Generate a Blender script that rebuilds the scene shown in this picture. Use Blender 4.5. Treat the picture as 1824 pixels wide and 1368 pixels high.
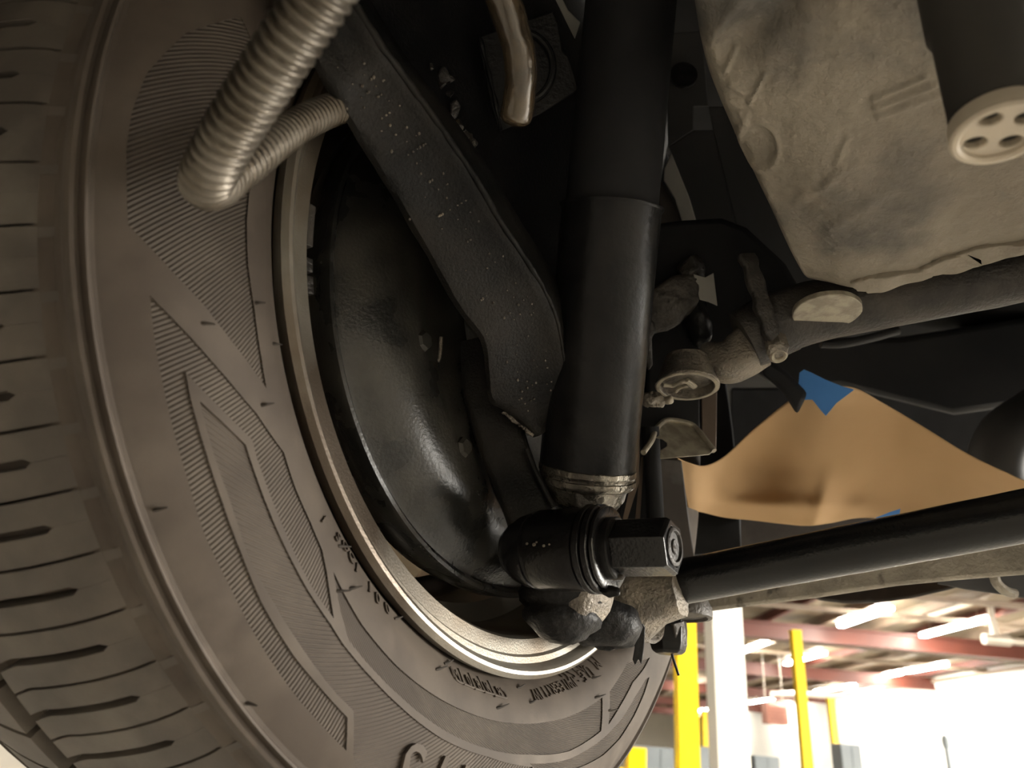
import bpy, bmesh, math, random
import numpy as np
from mathutils import Vector, noise
from mathutils.geometry import delaunay_2d_cdt

random.seed(7)
for o in list(bpy.data.objects):
    bpy.data.objects.remove(o)
scene = bpy.context.scene
COL = scene.collection

# ------------------------------------------------------------------ camera
IW, IH, F = 1824.0, 1368.0, 1824.0 * 26 / 36
MR = np.array([[0.99618156, -0.0873058, 0.0],
               [-0.03899497, -0.44494261, -0.89470971],
               [0.07811335, 0.89129331, -0.44664811]])      # camera axes -> world
CAM = np.array([0.0, 0.0, 1.6])
cd = bpy.data.cameras.new('camera')
cd.lens = 26; cd.sensor_width = 36; cd.clip_start = 0.01; cd.clip_end = 300
cd.dof.use_dof = True; cd.dof.focus_distance = 0.43; cd.dof.aperture_fstop = 10.5
cam = bpy.data.objects.new('camera', cd); COL.objects.link(cam)
from mathutils import Matrix
m4 = Matrix.Identity(4)
for i in range(3):
    for j in range(3):
        m4[i][j] = MR[i, j]
    m4[i][3] = CAM[i]
cam.matrix_world = m4
scene.camera = cam

# ------------------------------------------------------------------ world, big lights, exposure
w = bpy.data.worlds.new('world'); scene.world = w; w.use_nodes = True
w.node_tree.nodes['Background'].inputs[0].default_value = (0.80, 0.9, 1.0, 1)
w.node_tree.nodes['Background'].inputs[1].default_value = 0.3


def area_light(name, loc, target, sx, sy, power, col):
    l = bpy.data.lights.new(name, 'AREA'); l.shape = 'RECTANGLE'; l.size = sx; l.size_y = sy
    l.energy = power; l.color = col
    o = bpy.data.objects.new(name, l); COL.objects.link(o); o.location = loc
    d = Vector(target) - Vector(loc)
    o.rotation_euler = d.to_track_quat('-Z', 'Y').to_euler()
    return o


# added key light, as daylight through an assumed doorway in the right-hand wall
area_light('added_side_light_offscreen', (19.9, 2.0, 2.4), (0, 2.0, 2.4), 9.0, 4.6, 2500, (1.0, 0.95, 0.86))
LAMP = 60.0

vs = scene.view_settings
vs.view_transform = 'Standard'; vs.look = 'None'; vs.gamma = 1.0; vs.use_curve_mapping = False
vs.exposure = 1.6

# ------------------------------------------------------------------ helpers
def A(*v):
    return np.array(v, float)


def px(x, y, d):
    """point seen at photo pixel (x, y) at depth d, camera axes"""
    return A((x - IW / 2) / F * d, -(y - IH / 2) / F * d, -d)


def to_world(v):
    return MR @ np.asarray(v, float) + CAM


def nrm(v):
    v = np.asarray(v, float); return v / np.linalg.norm(v)


UP = nrm(MR[2])                       # world up in camera axes
WLOC = {}


def thing(name, label, cat, loc, group=None, world=False):
    o = bpy.data.objects.new(name, None); COL.objects.link(o)
    o.empty_display_size = 0.02
    p = np.asarray(loc, float) if world else to_world(loc)
    o.location = p; WLOC[o] = p
    tag(o, label, cat, group)
    return o


def tag(o, label=None, cat=None, group=None, kind=None):
    if label: o['label'] = label
    if cat: o['category'] = cat
    if group: o['group'] = group
    if kind: o['kind'] = kind
    return o


def build(name, V, Fc, mat, parent=None, world=False, smooth=30, bevel=0, bseg=2, uv=None, recalc=True, solid=0, label=None, mats=None, fmat=None):
    V = np.asarray(V, float)
    Wv = V if world else (V @ MR.T + CAM)
    org = Wv.mean(0) if parent is not None or True else 0
    me = bpy.data.meshes.new(name)
    me.from_pydata((Wv - org).tolist(), [], [list(map(int, f)) for f in Fc])
    if uv is not None:
        l = me.uv_layers.new(name='UVMap')
        for lp in me.loops:
            l.data[lp.index].uv = uv[lp.vertex_index]
    if recalc:
        bm = bmesh.new(); bm.from_mesh(me)
        bmesh.ops.recalc_face_normals(bm, faces=bm.faces)
        bm.to_mesh(me); bm.free()
    for p in me.polygons:
        p.use_smooth = smooth > 0
    if smooth > 0:
        me.set_sharp_from_angle(angle=math.radians(smooth))
    me.materials.append(mat)
    if mats:
        for m in mats: me.materials.append(m)
        for p, k in zip(me.polygons, fmat): p.material_index = k
    o = bpy.data.objects.new(name, me); COL.objects.link(o)
    WLOC[o] = org
    if parent is not None:
        o.parent = parent; o.location = org - WLOC[parent]
    else:
        o.location = org
    if solid:
        s = o.modifiers.new('solid', 'SOLIDIFY'); s.thickness = solid
    if bevel:
        b = o.modifiers.new('bevel', 'BEVEL'); b.width = bevel; b.segments = bseg; b.limit_method = 'ANGLE'; b.angle_limit = math.radians(35)
    if label: o['label'] = label
    return o


def catmull(P, n):
    P = np.asarray(P, float)
    Q = np.vstack([2 * P[0] - P[1], P, 2 * P[-1] - P[-2]])
    out = []
    seg = len(P) - 1
    for k in range(n):
        t = k / (n - 1) * seg; i = min(int(t), seg - 1); u = t - i
        a, b, c, d = Q[i], Q[i + 1], Q[i + 2], Q[i + 3]
        out.append(0.5 * ((2 * b) + (-a + c) * u + (2 * a - 5 * b + 4 * c - d) * u * u + (-a + 3 * b - 3 * c + d) * u ** 3))
    return np.array(out)


def sweep(path, secs, ref=None, cap=True):
    """secs: list (per node) of closed 2-D outlines"""
    path = np.asarray(path, float); n = len(path)
    T = np.gradient(path, axis=0); T /= np.linalg.norm(T, axis=1)[:, None]
    V, Fc = [], []
    if ref is None:
        ref = A(0.31, 0.2, 0.9) if abs(T[0] @ nrm(A(0.31, 0.2, 0.9))) < 0.9 else A(0, 1, 0)
        r0 = nrm(ref - T[0] * (ref @ T[0])); fr = [r0]
        for i in range(1, n):
            r = fr[-1] - T[i] * (fr[-1] @ T[i]); fr.append(nrm(r))
    else:
        fr = [nrm(ref - t * (ref @ t)) for t in T]
    k = len(secs[0])
    for i in range(n):
        b = fr[i]; s = np.cross(T[i], b)
        for (x, y) in secs[i]:
            V.append(path[i] + s * x + b * y)
    for i in range(n - 1):
        for j in range(k):
            Fc.append((i * k + j, i * k + (j + 1) % k, (i + 1) * k + (j + 1) % k, (i + 1) * k + j))
    if cap:
        Fc.append(tuple(range(k - 1, -1, -1))); Fc.append(tuple(range((n - 1) * k, n * k)))
    return np.array(V), Fc


def circle(r, k=24):
    return [(r * math.cos(2 * math.pi * i / k), r * math.sin(2 * math.pi * i / k)) for i in range(k)]


def rrect(w, h, r, q=4):
    out = []
    for cx, cy, a0 in ((w / 2 - r, h / 2 - r, 0), (-w / 2 + r, h / 2 - r, 90), (-w / 2 + r, -h / 2 + r, 180), (w / 2 - r, -h / 2 + r, 270)):
        for i in range(q + 1):
            a = math.radians(a0 + 90 * i / q); out.append((cx + r * math.cos(a), cy + r * math.sin(a)))
    return out


def tube(path, radii, k=20, cap=True):
    if np.isscalar(radii): radii = [radii] * len(path)
    return sweep(path, [circle(r, k) for r in radii], None, cap)


def lathe(org, axis, prof, k=48, close=True):
    """prof: (along axis, radius)"""
    axis = nrm(axis); h = A(0, 1, 0) if abs(axis[1]) < 0.8 else A(1, 0, 0)
    e = nrm(h - axis * (h @ axis)); g = np.cross(axis, e)
    V, Fc = [], []
    for (a, r) in prof:
        for j in range(k):
            t = 2 * math.pi * j / k
            V.append(np.asarray(org) + axis * a + (e * math.cos(t) + g * math.sin(t)) * r)
    m = len(prof)
    for i in range(m - 1):
        for j in range(k):
            Fc.append((i * k + j, i * k + (j + 1) % k, (i + 1) * k + (j + 1) % k, (i + 1) * k + j))
    if close:
        Fc.append(tuple(range(k - 1, -1, -1))); Fc.append(tuple(range((m - 1) * k, m * k)))
    return np.array(V), Fc


def slab(pts, off):
    """polygon of 3-D points pushed by vector off"""
    pts = np.asarray(pts, float); n = len(pts)
    V = np.vstack([pts, pts + np.asarray(off)])
    Fc = [tuple(range(n)), tuple(range(2 * n - 1, n - 1, -1))]
    for i in range(n):
        Fc.append((i, (i + 1) % n, n + (i + 1) % n, n + i))
    return V, Fc


def pslab(poly, d, thick, slope=None):
    """outline given in photo pixels on a plane: d is a depth or a function of (x, y)"""
    f = d if callable(d) else (lambda x, y: d)
    P = np.array([px(x, y, f(x, y)) for x, y in poly])
    off = np.asarray(slope) if slope is not None else nrm(P.mean(0)) * thick
    return slab(P, off)


def plane_depth(p1, p2, p3):
    """depth function of the plane through three (x, y, depth) points"""
    a, b, c = px(*p1), px(*p2), px(*p3); nn = np.cross(b - a, c - a); k = nn @ a
    return lambda x, y: k / (nn @ px(x, y, 1.0))


def box_w(x0, y0, z0, x1, y1, z1):
    V = [(x, y, z) for z in (z0, z1) for y in (y0, y1) for x in (x0, x1)]
    Fc = [(0, 2, 3, 1), (4, 5, 7, 6), (0, 1, 5, 4), (2, 6, 7, 3), (0, 4, 6, 2), (1, 3, 7, 5)]
    return V, Fc


def join(parts):
    V, Fc, k = [], [], 0
    for v, f in parts:
        v = np.asarray(v, float); V.append(v); Fc += [tuple(i + k for i in q) for q in f]; k += len(v)
    return np.vstack(V), Fc


def rough(V, amp, sc, seed=0.0):
    V = np.array(V, float)
    for i, v in enumerate(V):
        V[i] += np.array(noise.noise_vector(Vector((v * sc).tolist()) + Vector((seed, seed, seed)))) * amp
    return V


def blob(c, ax, ay, az, amp=0.0, sc=60, seed=0, n=20, m=28):
    """closed ellipsoid with half-axis vectors ax, ay, az, roughened"""
    V = [np.asarray(c) + np.asarray(az)]
    for i in range(1, n):
        p = math.pi * i / n
        for j in range(m):
            t = 2 * math.pi * j / m
            V.append(np.asarray(c) + np.asarray(az) * math.cos(p) + (np.asarray(ax) * math.cos(t) + np.asarray(ay) * math.sin(t)) * math.sin(p))
    V.append(np.asarray(c) - np.asarray(az))
    Fc = [(0, 1 + j, 1 + (j + 1) % m) for j in range(m)]
    for i in range(n - 2):
        for j in range(m):
            a = 1 + i * m
            Fc.append((a + j, a + m + j, a + m + (j + 1) % m, a + (j + 1) % m))
    e = len(V) - 1; a = 1 + (n - 2) * m
    Fc += [(e, a + (j + 1) % m, a + j) for j in range(m)]
    V = np.array(V)
    return (rough(V, amp, sc, seed) if amp else V), Fc


# ------------------------------------------------------------------ materials
def material(name, c1, c2=None, rough_=0.6, metal=0.0, nscale=30, mixlo=0.4, mixhi=0.62, bump=0.0, bscale=400, bdist=0.001, spec=0.5, rvar=0.0, c3=None, c3scale=8, c3lo=0.55, c3hi=0.7, coat=0.0, detail=6):
    m = bpy.data.materials.new(name); m.use_nodes = True
    nt = m.node_tree; N = nt.nodes; L = nt.links
    b = N['Principled BSDF']
    b.inputs['Roughness'].default_value = rough_; b.inputs['Metallic'].default_value = metal
    b.inputs['Specular IOR Level'].default_value = spec
    if coat:
        b.inputs['Coat Weight'].default_value = coat; b.inputs['Coat Roughness'].default_value = 0.15
    tc = N.new('ShaderNodeNewGeometry')
    pos = tc.outputs['Position']
    col = None

    def ns(scale, det):
        t = N.new('ShaderNodeTexNoise'); t.inputs['Scale'].default_value = scale; t.inputs['Detail'].default_value = det
        L.new(pos, t.inputs['Vector']); return t

    if c2 is None:
        b.inputs['Base Color'].default_value = (*c1, 1)
    else:
        t = ns(nscale, detail)
        r = N.new('ShaderNodeMapRange'); r.inputs[1].default_value = mixlo; r.inputs[2].default_value = mixhi
        L.new(t.outputs['Fac'], r.inputs[0])
        mx = N.new('ShaderNodeMix'); mx.data_type = 'RGBA'
        mx.inputs[6].default_value = (*c1, 1); mx.inputs[7].default_value = (*c2, 1)
        L.new(r.outputs[0], mx.inputs[0]); col = mx.outputs[2]
        if c3 is not None:
            t3 = ns(c3scale, 8)
            r3 = N.new('ShaderNodeMapRange'); r3.inputs[1].default_value = c3lo; r3.inputs[2].default_value = c3hi
            L.new(t3.outputs['Fac'], r3.inputs[0])
            m3 = N.new('ShaderNodeMix'); m3.data_type = 'RGBA'
            L.new(col, m3.inputs[6]); m3.inputs[7].default_value = (*c3, 1); L.new(r3.outputs[0], m3.inputs[0]); col = m3.outputs[2]
        L.new(col, b.inputs['Base Color'])
        if rvar:
            rr = N.new('ShaderNodeMapRange'); rr.inputs[3].default_value = rough_ - rvar; rr.inputs[4].default_value = rough_ + rvar
            rr.inputs[1].default_value = 0.3; rr.inputs[2].default_value = 0.7
            L.new(t.outputs['Fac'], rr.inputs[0]); L.new(rr.outputs[0], b.inputs['Roughness'])
    if bump:
        tb = ns(bscale, 4)
        bp = N.new('ShaderNodeBump'); bp.inputs['Strength'].default_value = bump; bp.inputs['Distance'].default_value = bdist
        L.new(tb.outputs['Fac'], bp.inputs['Height']); L.new(bp.outputs[0], b.inputs['Normal'])
    return m


def hatch_material(name, c1, c2, period, angle, depth=0.0006, strength=1.0):
    m = material(name, c1, c2, 0.78, nscale=22)
    nt = m.node_tree; N = nt.nodes; L = nt.links; b = N['Principled BSDF']
    uvn = N.new('ShaderNodeTexCoord')
    mp = N.new('ShaderNodeMapping'); mp.inputs['Rotation'].default_value = (0, 0, angle)
    wv = N.new('ShaderNodeTexWave'); wv.inputs['Scale'].default_value = 0.3142 / period; wv.inputs['Distortion'].default_value = 0.0
    wv.bands_direction = 'X'
    L.new(uvn.outputs['UV'], mp.inputs[0]); L.new(mp.outputs[0], wv.inputs[0])
    bp = N.new('ShaderNodeBump'); bp.inputs['Strength'].default_value = strength; bp.inputs['Distance'].default_value = depth
    L.new(wv.outputs['Fac'], bp.inputs['Height']); L.new(bp.outputs[0], b.inputs['Normal'])
    return m


RUB1, RUB2 = (0.0589, 0.0459, 0.0360), (0.0837, 0.0670, 0.0527)
M = {
    'rubber': material('dusty_tyre_rubber', RUB1, RUB2, 0.72, nscale=26, bump=0.12, bscale=900, bdist=0.0004, c3=(0.1178, 0.0961, 0.0775), c3scale=18, c3lo=0.58, c3hi=0.74, spec=0.35),
    'tread': material('dusty_tread_rubber', (0.0680, 0.0576, 0.0480), (0.1000, 0.0840, 0.0688), 0.62, nscale=30, bump=0.15, bscale=700, bdist=0.0005, spec=0.4, c3=(0.1360, 0.1200, 0.1000), c3scale=20, c3lo=0.58, c3hi=0.8),
    'rubber_black': material('black_rubber', (0.006, 0.0058, 0.006), (0.014, 0.013, 0.013), 0.5, nscale=90, bump=0.7, bscale=240, bdist=0.0016, spec=0.22),
    'rim': material('dusty_steel_rim', (0.34, 0.315, 0.27), (0.19, 0.145, 0.10), 0.4, metal=0.6, nscale=12, bump=0.3, bscale=900, bdist=0.0005, rvar=0.1, c3=(0.09, 0.07, 0.052), c3scale=7, c3lo=0.5, c3hi=0.68),
    'rim_in': material('brown_rim_barrel', (0.05, 0.035, 0.024), (0.09, 0.07, 0.055), 0.6, metal=0.2, nscale=10),
    'shield': material('black_painted_steel', (0.014, 0.014, 0.013), (0.04, 0.037, 0.031), 0.3, nscale=28, bump=0.22, bscale=520, bdist=0.0009, spec=0.35, rvar=0.1),
    'black': material('black_undercoat', (0.006, 0.006, 0.0065), (0.012, 0.0115, 0.0115), 0.4, nscale=40, bump=0.45, bscale=420, bdist=0.001, spec=0.25),
    'black_arm': material('dirty_black_arm', (0.008, 0.008, 0.008), (0.020, 0.018, 0.016), 0.38, nscale=22, bump=0.55, bscale=650, bdist=0.0008, spec=0.14, rvar=0.1),
    'black_gloss': material('gloss_black_paint', (0.007, 0.007, 0.0075), (0.013, 0.0125, 0.0125), 0.3, nscale=45, bump=0.3, bscale=260, bdist=0.001, spec=0.2),
    'rod_black': material('glossy_black_rod_paint', (0.006, 0.006, 0.007), (0.011, 0.0105, 0.011), 0.24, nscale=45, bump=0.35, bscale=420, bdist=0.0007, spec=0.45),
    'black_dull': material('dull_black', (0.012, 0.012, 0.013), (0.018, 0.018, 0.019), 0.75, nscale=20, spec=0.2),
    'dark_grey': material('dark_grey_panel', (0.03, 0.03, 0.031), (0.045, 0.043, 0.042), 0.6, nscale=8, spec=0.3),
    'grey': material('grey_panel', (0.26, 0.25, 0.23), (0.33, 0.315, 0.285), 0.65, nscale=14),
    'cast': material('dirty_cast_metal', (0.1350, 0.1188, 0.1013), (0.2835, 0.2497, 0.2025), 0.48, metal=0.35, nscale=50, bump=1.0, bscale=500, bdist=0.0016, rvar=0.15),
    'cast_dark': material('dark_cast_metal', (0.028, 0.025, 0.023), (0.075, 0.066, 0.056), 0.5, metal=0.2, nscale=26, bump=0.7, bscale=420, bdist=0.0014, rvar=0.12),
    'wet_metal': material('oily_worn_metal', (0.20, 0.185, 0.155), (0.07, 0.062, 0.052), 0.26, metal=0.7, nscale=50, bump=0.8, bscale=220, bdist=0.0018, rvar=0.1),
    'bare': material('bare_worn_metal', (0.40, 0.36, 0.28), (0.26, 0.23, 0.18), 0.5, metal=0.3, nscale=120, bump=0.5, bscale=700, bdist=0.0008),
    'tan': material('tan_undercoat', (0.2300, 0.1978, 0.1552), (0.3047, 0.2668, 0.2127), 0.6, nscale=9, bump=0.8, bscale=90, bdist=0.004, c3=(0.1150, 0.1058, 0.0920), c3scale=11, c3lo=0.53, c3hi=0.66, spec=0.4),
    'plug': material('cream_plastic', (0.46, 0.40, 0.31), (0.38, 0.33, 0.26), 0.5, nscale=30),
    'hose': material('dusty_metal_conduit', (0.085, 0.07, 0.052), (0.15, 0.132, 0.108), 0.36, metal=0.6, nscale=60, rvar=0.12, bump=0.2, bscale=500, bdist=0.0006),
    'rod': material('gloss_oily_rod', (0.055, 0.042, 0.028), (0.09, 0.065, 0.038), 0.16, metal=0.3, nscale=60, bump=0.35, bscale=140, bdist=0.002, spec=0.7, coat=0.6),
    'beam': material('weathered_grey_beam', (0.2835, 0.2560, 0.2106), (0.3969, 0.3596, 0.2948), 0.6, nscale=40, bump=0.8, bscale=330, bdist=0.0016, c3=(0.1134, 0.1004, 0.0842), c3scale=75, c3lo=0.62, c3hi=0.72),
    'brown': material('rusty_brown_panel', (0.0700, 0.0455, 0.0280), (0.1120, 0.0735, 0.0455), 0.6, nscale=20),
    'rust': material('dark_rusty_panel', (0.0330, 0.0259, 0.0220), (0.0550, 0.0440, 0.0374), 0.6, nscale=30, c3=(0.0880, 0.0880, 0.0825), c3scale=22, c3lo=0.62, c3hi=0.75),
    'paper': material('brown_masking_paper', (0.42, 0.275, 0.145), (0.46, 0.305, 0.165), 0.9, nscale=6, spec=0.08),
    'tape': material('blue_masking_tape', (0.05, 0.22, 0.62), (0.06, 0.25, 0.66), 0.6, nscale=25),
    'white': material('white_painted_wall', (0.86, 0.85, 0.80), (0.83, 0.82, 0.78), 0.7, nscale=0.6),
    'far_wall': material('cream_painted_wall', (0.62, 0.58, 0.50), (0.58, 0.54, 0.47), 0.7, nscale=0.6),
    'floor': material('pale_concrete_floor', (0.40, 0.385, 0.355), (0.47, 0.455, 0.42), 0.45, nscale=1.5),
    'deck': material('tan_roof_deck', (0.24, 0.19, 0.125), (0.30, 0.24, 0.165), 0.7, nscale=1.0, c3=(0.14, 0.112, 0.085), c3scale=0.7),
    'red': material('red_oxide_steel', (0.13, 0.034, 0.021), (0.105, 0.028, 0.018), 0.5, nscale=0.9),
    'redbrown': material('red_brown_enamel', (0.32, 0.14, 0.10), (0.28, 0.12, 0.09), 0.5, nscale=2),
    'joist': material('grey_steel_joist', (0.26, 0.20, 0.145), (0.20, 0.145, 0.105), 0.5, nscale=1),
    'yellow': material('yellow_lift_paint', (0.90, 0.62, 0.0), (0.86, 0.57, 0.0), 0.38, nscale=2),
    'bluegrey': material('blue_grey_enamel', (0.27, 0.31, 0.34), (0.31, 0.35, 0.38), 0.5, nscale=1.5),
    'pipe': material('galvanised_pipe', (0.55, 0.5, 0.42), (0.62, 0.57, 0.5), 0.4, metal=0.3, nscale=3),
}
lm = bpy.data.materials.new('lamp_tube_light'); lm.use_nodes = True
nt = lm.node_tree; nt.nodes.remove(nt.nodes['Principled BSDF'])
em = nt.nodes.new('ShaderNodeEmission'); em.inputs[0].default_value = (1.0, 0.95, 0.84, 1); em.inputs[1].default_value = LAMP
nt.links.new(em.outputs[0], nt.nodes['Material Output'].inputs[0]); M['lamp'] = lm

# ================================================================== THE HALL
HX0, HX1, HY0, HY1, HZ = -9.0, 19.8, -9.0, 75.0, 6.0


def structure(name, vf, mat, parent=None, **k):
    o = build(name, *vf, mat, parent, world=True, smooth=0, **k)
    if parent is None: o['kind'] = 'structure'
    return o


structure('floor', box_w(HX0, HY0, -0.2, HX1, HY1, 0.0), M['floor'])
ceiling = structure('ceiling', box_w(HX0, HY0, HZ + 0.35, HX1, HY1, HZ + 0.5), M['deck'])
# side wall on the right, with an added opening that lets in the key light
structure('wall_right', join([box_w(HX1, 7.0, 0, HX1 + 0.25, HY1, HZ + 0.5), box_w(HX1, HY0, 0, HX1 + 0.25, -3.0, HZ + 0.5),
                              box_w(HX1, -3.0, 4.8, HX1 + 0.25, 7.0, HZ + 0.5)]), M['white'])
structure('wall_left', box_w(HX0 - 0.25, HY0, 0, HX0, HY1, HZ + 0.5), M['far_wall'])
structure('wall_back', box_w(HX0, HY1, 0, HX1, HY1 + 0.25, HZ + 0.5), M['far_wall'])
structure('wall_front', box_w(HX0, HY0 + 0.85, 0, HX1, HY0 + 1.0, HZ + 0.5), M['far_wall'])
# ledge along the head of the right wall
tr = structure('trim_1', box_w(HX1 - 0.16, 7.0, HZ - 0.12, HX1, HY1, HZ + 0.02), M['joist'])
# roof steel: deep red girders across the hall, purlins along it
for k, y in enumerate((-4.0, 5.0, 14.5, 24.6, 34.5, 45.0, 56.0, 66.0)):
    o = build('roof_girder', *join([box_w(HX0, y - 0.16, HZ - 0.42, HX1, y + 0.16, HZ - 0.36), box_w(HX0, y - 0.03, HZ - 0.36, HX1, y + 0.03, HZ + 0.02), box_w(HX0, y - 0.16, HZ + 0.02, HX1, y + 0.16, HZ + 0.08)]), M['red'], None, world=True, smooth=0)
    nm = ['nearest the front wall', 'above the raised vehicle', 'nearest beyond the vehicle', 'above the pair of bright lamps', 'behind the pair of bright lamps', 'next but two to the far wall', 'next to last before the far wall', 'closest to the far wall'][k]
    tag(o, 'red oxide steel roof girder across the hall, ' + nm, 'girder', 'red roof girders')
for k in range(17):
    x = HX0 + 0.9 + k * 1.7
    o = build('roof_purlin', *join([box_w(x - 0.07, HY0 + 1, HZ + 0.08, x + 0.07, HY1, HZ + 0.12), box_w(x - 0.02, HY0 + 1, HZ + 0.12, x + 0.02, HY1, HZ + 0.3), box_w(x - 0.07, HY0 + 1, HZ + 0.3, x + 0.07, HY1, HZ + 0.35)]), M['red' if k % 3 == 1 else 'joist'], None, world=True, smooth=0)
    tag(o, ('red' if k % 3 == 1 else 'tan') + ' steel purlin running along the hall under the roof deck', 'purlin', 'red roof purlins' if k % 3 == 1 else 'tan roof purlins')
for k, y in enumerate((19.0, 21.5, 27.5, 30.5)):
    o = build('roof_joist', *join([box_w(2.0, y - 0.06, HZ - 0.05, HX1, y + 0.06, HZ + 0.0), box_w(2.0, y - 0.06, HZ + 0.0, HX1, y - 0.02, HZ + 0.08)]), M['joist'], None, world=True, smooth=0)
    tag(o, 'tan steel joist crossing the hall, ' + ('farthest before', 'next before', 'next behind', 'farther behind')[k] + ' the red girder at the two bright lamps', 'joist', 'tan roof joists')


def ceiling_pt(x, y, z=HZ - 0.0):
    d = MR @ px(x, y, 1.0); return CAM + d * ((z - CAM[2]) / d[2])


def tube_lamp(x, y0, y1, label, group='fluorescent roof lamps', z=HZ, name='tube_lamp'):
    yc = (y0 + y1) / 2
    t = thing(name, label, 'lamp', (x, yc, z), group, world=True)
    L2 = (y1 - y0) / 2
    prof = [(-0.14, 0.06), (-0.09, 0.11), (0.09, 0.11), (0.14, 0.06)]
    V = []; Fc = []
    for sy in (-1, 1):
        V += [(x + a, yc + sy * L2, z + b) for a, b in prof]
    Fc = [(0, 1, 5, 4), (1, 2, 6, 5), (2, 3, 7, 6), (3, 0, 4, 7), (3, 2, 1, 0), (4, 5, 6, 7)]
    build('housing', V, Fc, M['pipe'], t, world=True, smooth=0)
    path = [A(x, yc - L2 + 0.03, z), A(x, yc - L2 + 0.06, z), A(x, yc + L2 - 0.06, z), A(x, yc + L2 - 0.03, z)]
    for dx in (-0.06, 0.06):
        v, f = tube([p + A(dx, 0, 0) for p in path], [0.03, 0.055, 0.055, 0.03], 10)
        build('tube', v, f, M['lamp'], t, world=True)
    for yy in (yc - L2 * 0.7, yc + L2 * 0.7):
        v, f = tube([A(x, yy, z + 0.1), A(x, yy, z + 0.34)], 0.008, 6)
        build('hanger', v, f, M['pipe'], t, world=True)


seen = [(10.9, 20.5, 23.7, 'bright double tube lamp hanging before the second red girder'),
        (13.75, 20.7, 24.2, 'bright double tube lamp next to the sprinkler drop pipe'),
        (12.8, 29.4, 33.4, 'tube lamp crossed by the tall yellow lift column'),
        (17.6, 29.6, 32.6, 'tube lamp along the white side wall, first of the row'),
        (17.6, 33.0, 36.0, 'tube lamp along the white side wall, second of the row'),
        (18.2, 38.7, 43.5, 'tube lamp along the white side wall, above the thin yellow column'),
        (10.1, 28.0, 31.2, 'tube lamp half hidden behind the white pillar'),
        (18.0, 49.5, 54.1, 'tube lamp beside the red brown heater'),
        (17.7, 61.0, 66.0, 'small far tube lamp between yellow column and white pillar, lower'),
        (11.3, 44.0, 47.0, 'small far tube lamp between yellow column and white pillar, upper'),
        (8.6, 38.5, 40.5, 'small far tube lamp just above the tyre edge'),
        (9.6, 50.5, 53.0, 'small far tube lamp beside the tyre edge, lower')]
for x, y0, y1, lab in seen:
    tube_lamp(x, y0, y1, lab)
# unseen lamps added for lighting, carrying the roof rows on over the work bay
for x, y in ((0.5, 2.5), (6.0, -5.0), (6.0, 2.5), (13.0, -5.0), (13.0, 2.5), (13.0, 9.5)):
    tube_lamp(x, y - 1.6, y + 1.6, 'unseen double tube lamp added in the roof rows above the raised vehicle', 'added roof lamps above the work bay', name='added_tube_lamp_offscreen')


def dirw(x, y):
    return MR @ px(x, y, 1.0)


def ground(x, dist):
    """world x,y on the bearing of photo column x near the frame's foot, at horizontal distance dist"""
    d = dirw(x, 1368); h = d[:2] / np.linalg.norm(d[:2]); return h * dist


def lift_column(xpix, dist, label, hgt=3.95, wd=0.17):
    c = ground(xpix, dist)
    t = thing('lift_column', label, 'lift column', (c[0], c[1], 0), 'yellow lift columns', world=True)
    prof = [(-wd / 2, -wd / 2), (wd / 2, -wd / 2), (wd / 2, wd / 2), (wd * 0.18, wd / 2), (wd * 0.18, wd * 0.36), (wd * 0.36, wd * 0.36), (wd * 0.36, -wd * 0.36), (-wd * 0.36, -wd * 0.36), (-wd * 0.36, wd * 0.36), (-wd * 0.18, wd * 0.36), (-wd * 0.18, wd / 2), (-wd / 2, wd / 2)]
    build('post', *slab([A(c[0] + a, c[1] + b, 0.02) for a, b in prof], A(0, 0, hgt - 0.05)), M['yellow'], t, world=True, smooth=0)
    build('top_cap', *box_w(c[0] - wd * .53, c[1] - wd * .53, hgt - 0.03, c[0] + wd * .53, c[1] + wd * .53, hgt), M['yellow'], t, world=True, smooth=0)
    build('base_plate', *box_w(c[0] - wd * 1.2, c[1] - wd * 1.2, 0, c[0] + wd * 1.2, c[1] + wd * 1.2, 0.02), M['yellow'], t, world=True, smooth=0)
    build('carriage', *box_w(c[0] - wd * .6, c[1] + wd * .38, 0.3, c[0] + wd * .6, c[1] + wd * .8, 0.8), M['yellow'], t, world=True, smooth=0)


lift_column(1225, 5.6, 'stout yellow lift column beside the tyre edge and white pillar', wd=0.135)
lift_column(1438, 14.5, 'slim yellow lift column crossing the middle tube lamp', wd=0.16)
lift_column(1492, 27.0, 'very thin far yellow lift column before the white side wall', wd=0.2)
lift_column(1259, 38.0, 'far orange yellow lift column between stout column and white pillar', hgt=4.1, wd=0.28)
c = ground(1132, 6.2)
t = thing('lift_arm', 'yellow lift swing arm with pad beside the tyre foot', 'lift arm', (c[0], c[1], 0), world=True)
build('post', *box_w(c[0] - 0.07, c[1] - 0.07, 0, c[0] + 0.07, c[1] + 0.07, 1.72), M['yellow'], t, world=True, smooth=0, bevel=0.01)
build('arm', *box_w(c[0] - 0.6, c[1] - 0.05, 1.45, c[0] + 0.05, c[1] + 0.05, 1.58), M['yellow'], t, world=True, smooth=0, bevel=0.01)
build('pad', *lathe(A(c[0] - 0.5, c[1], 1.58), A(0, 0, 1), [(0, 0.06), (0.05, 0.06), (0.055, 0.05)], 20), M['rubber_black'], t, world=True)

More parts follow.
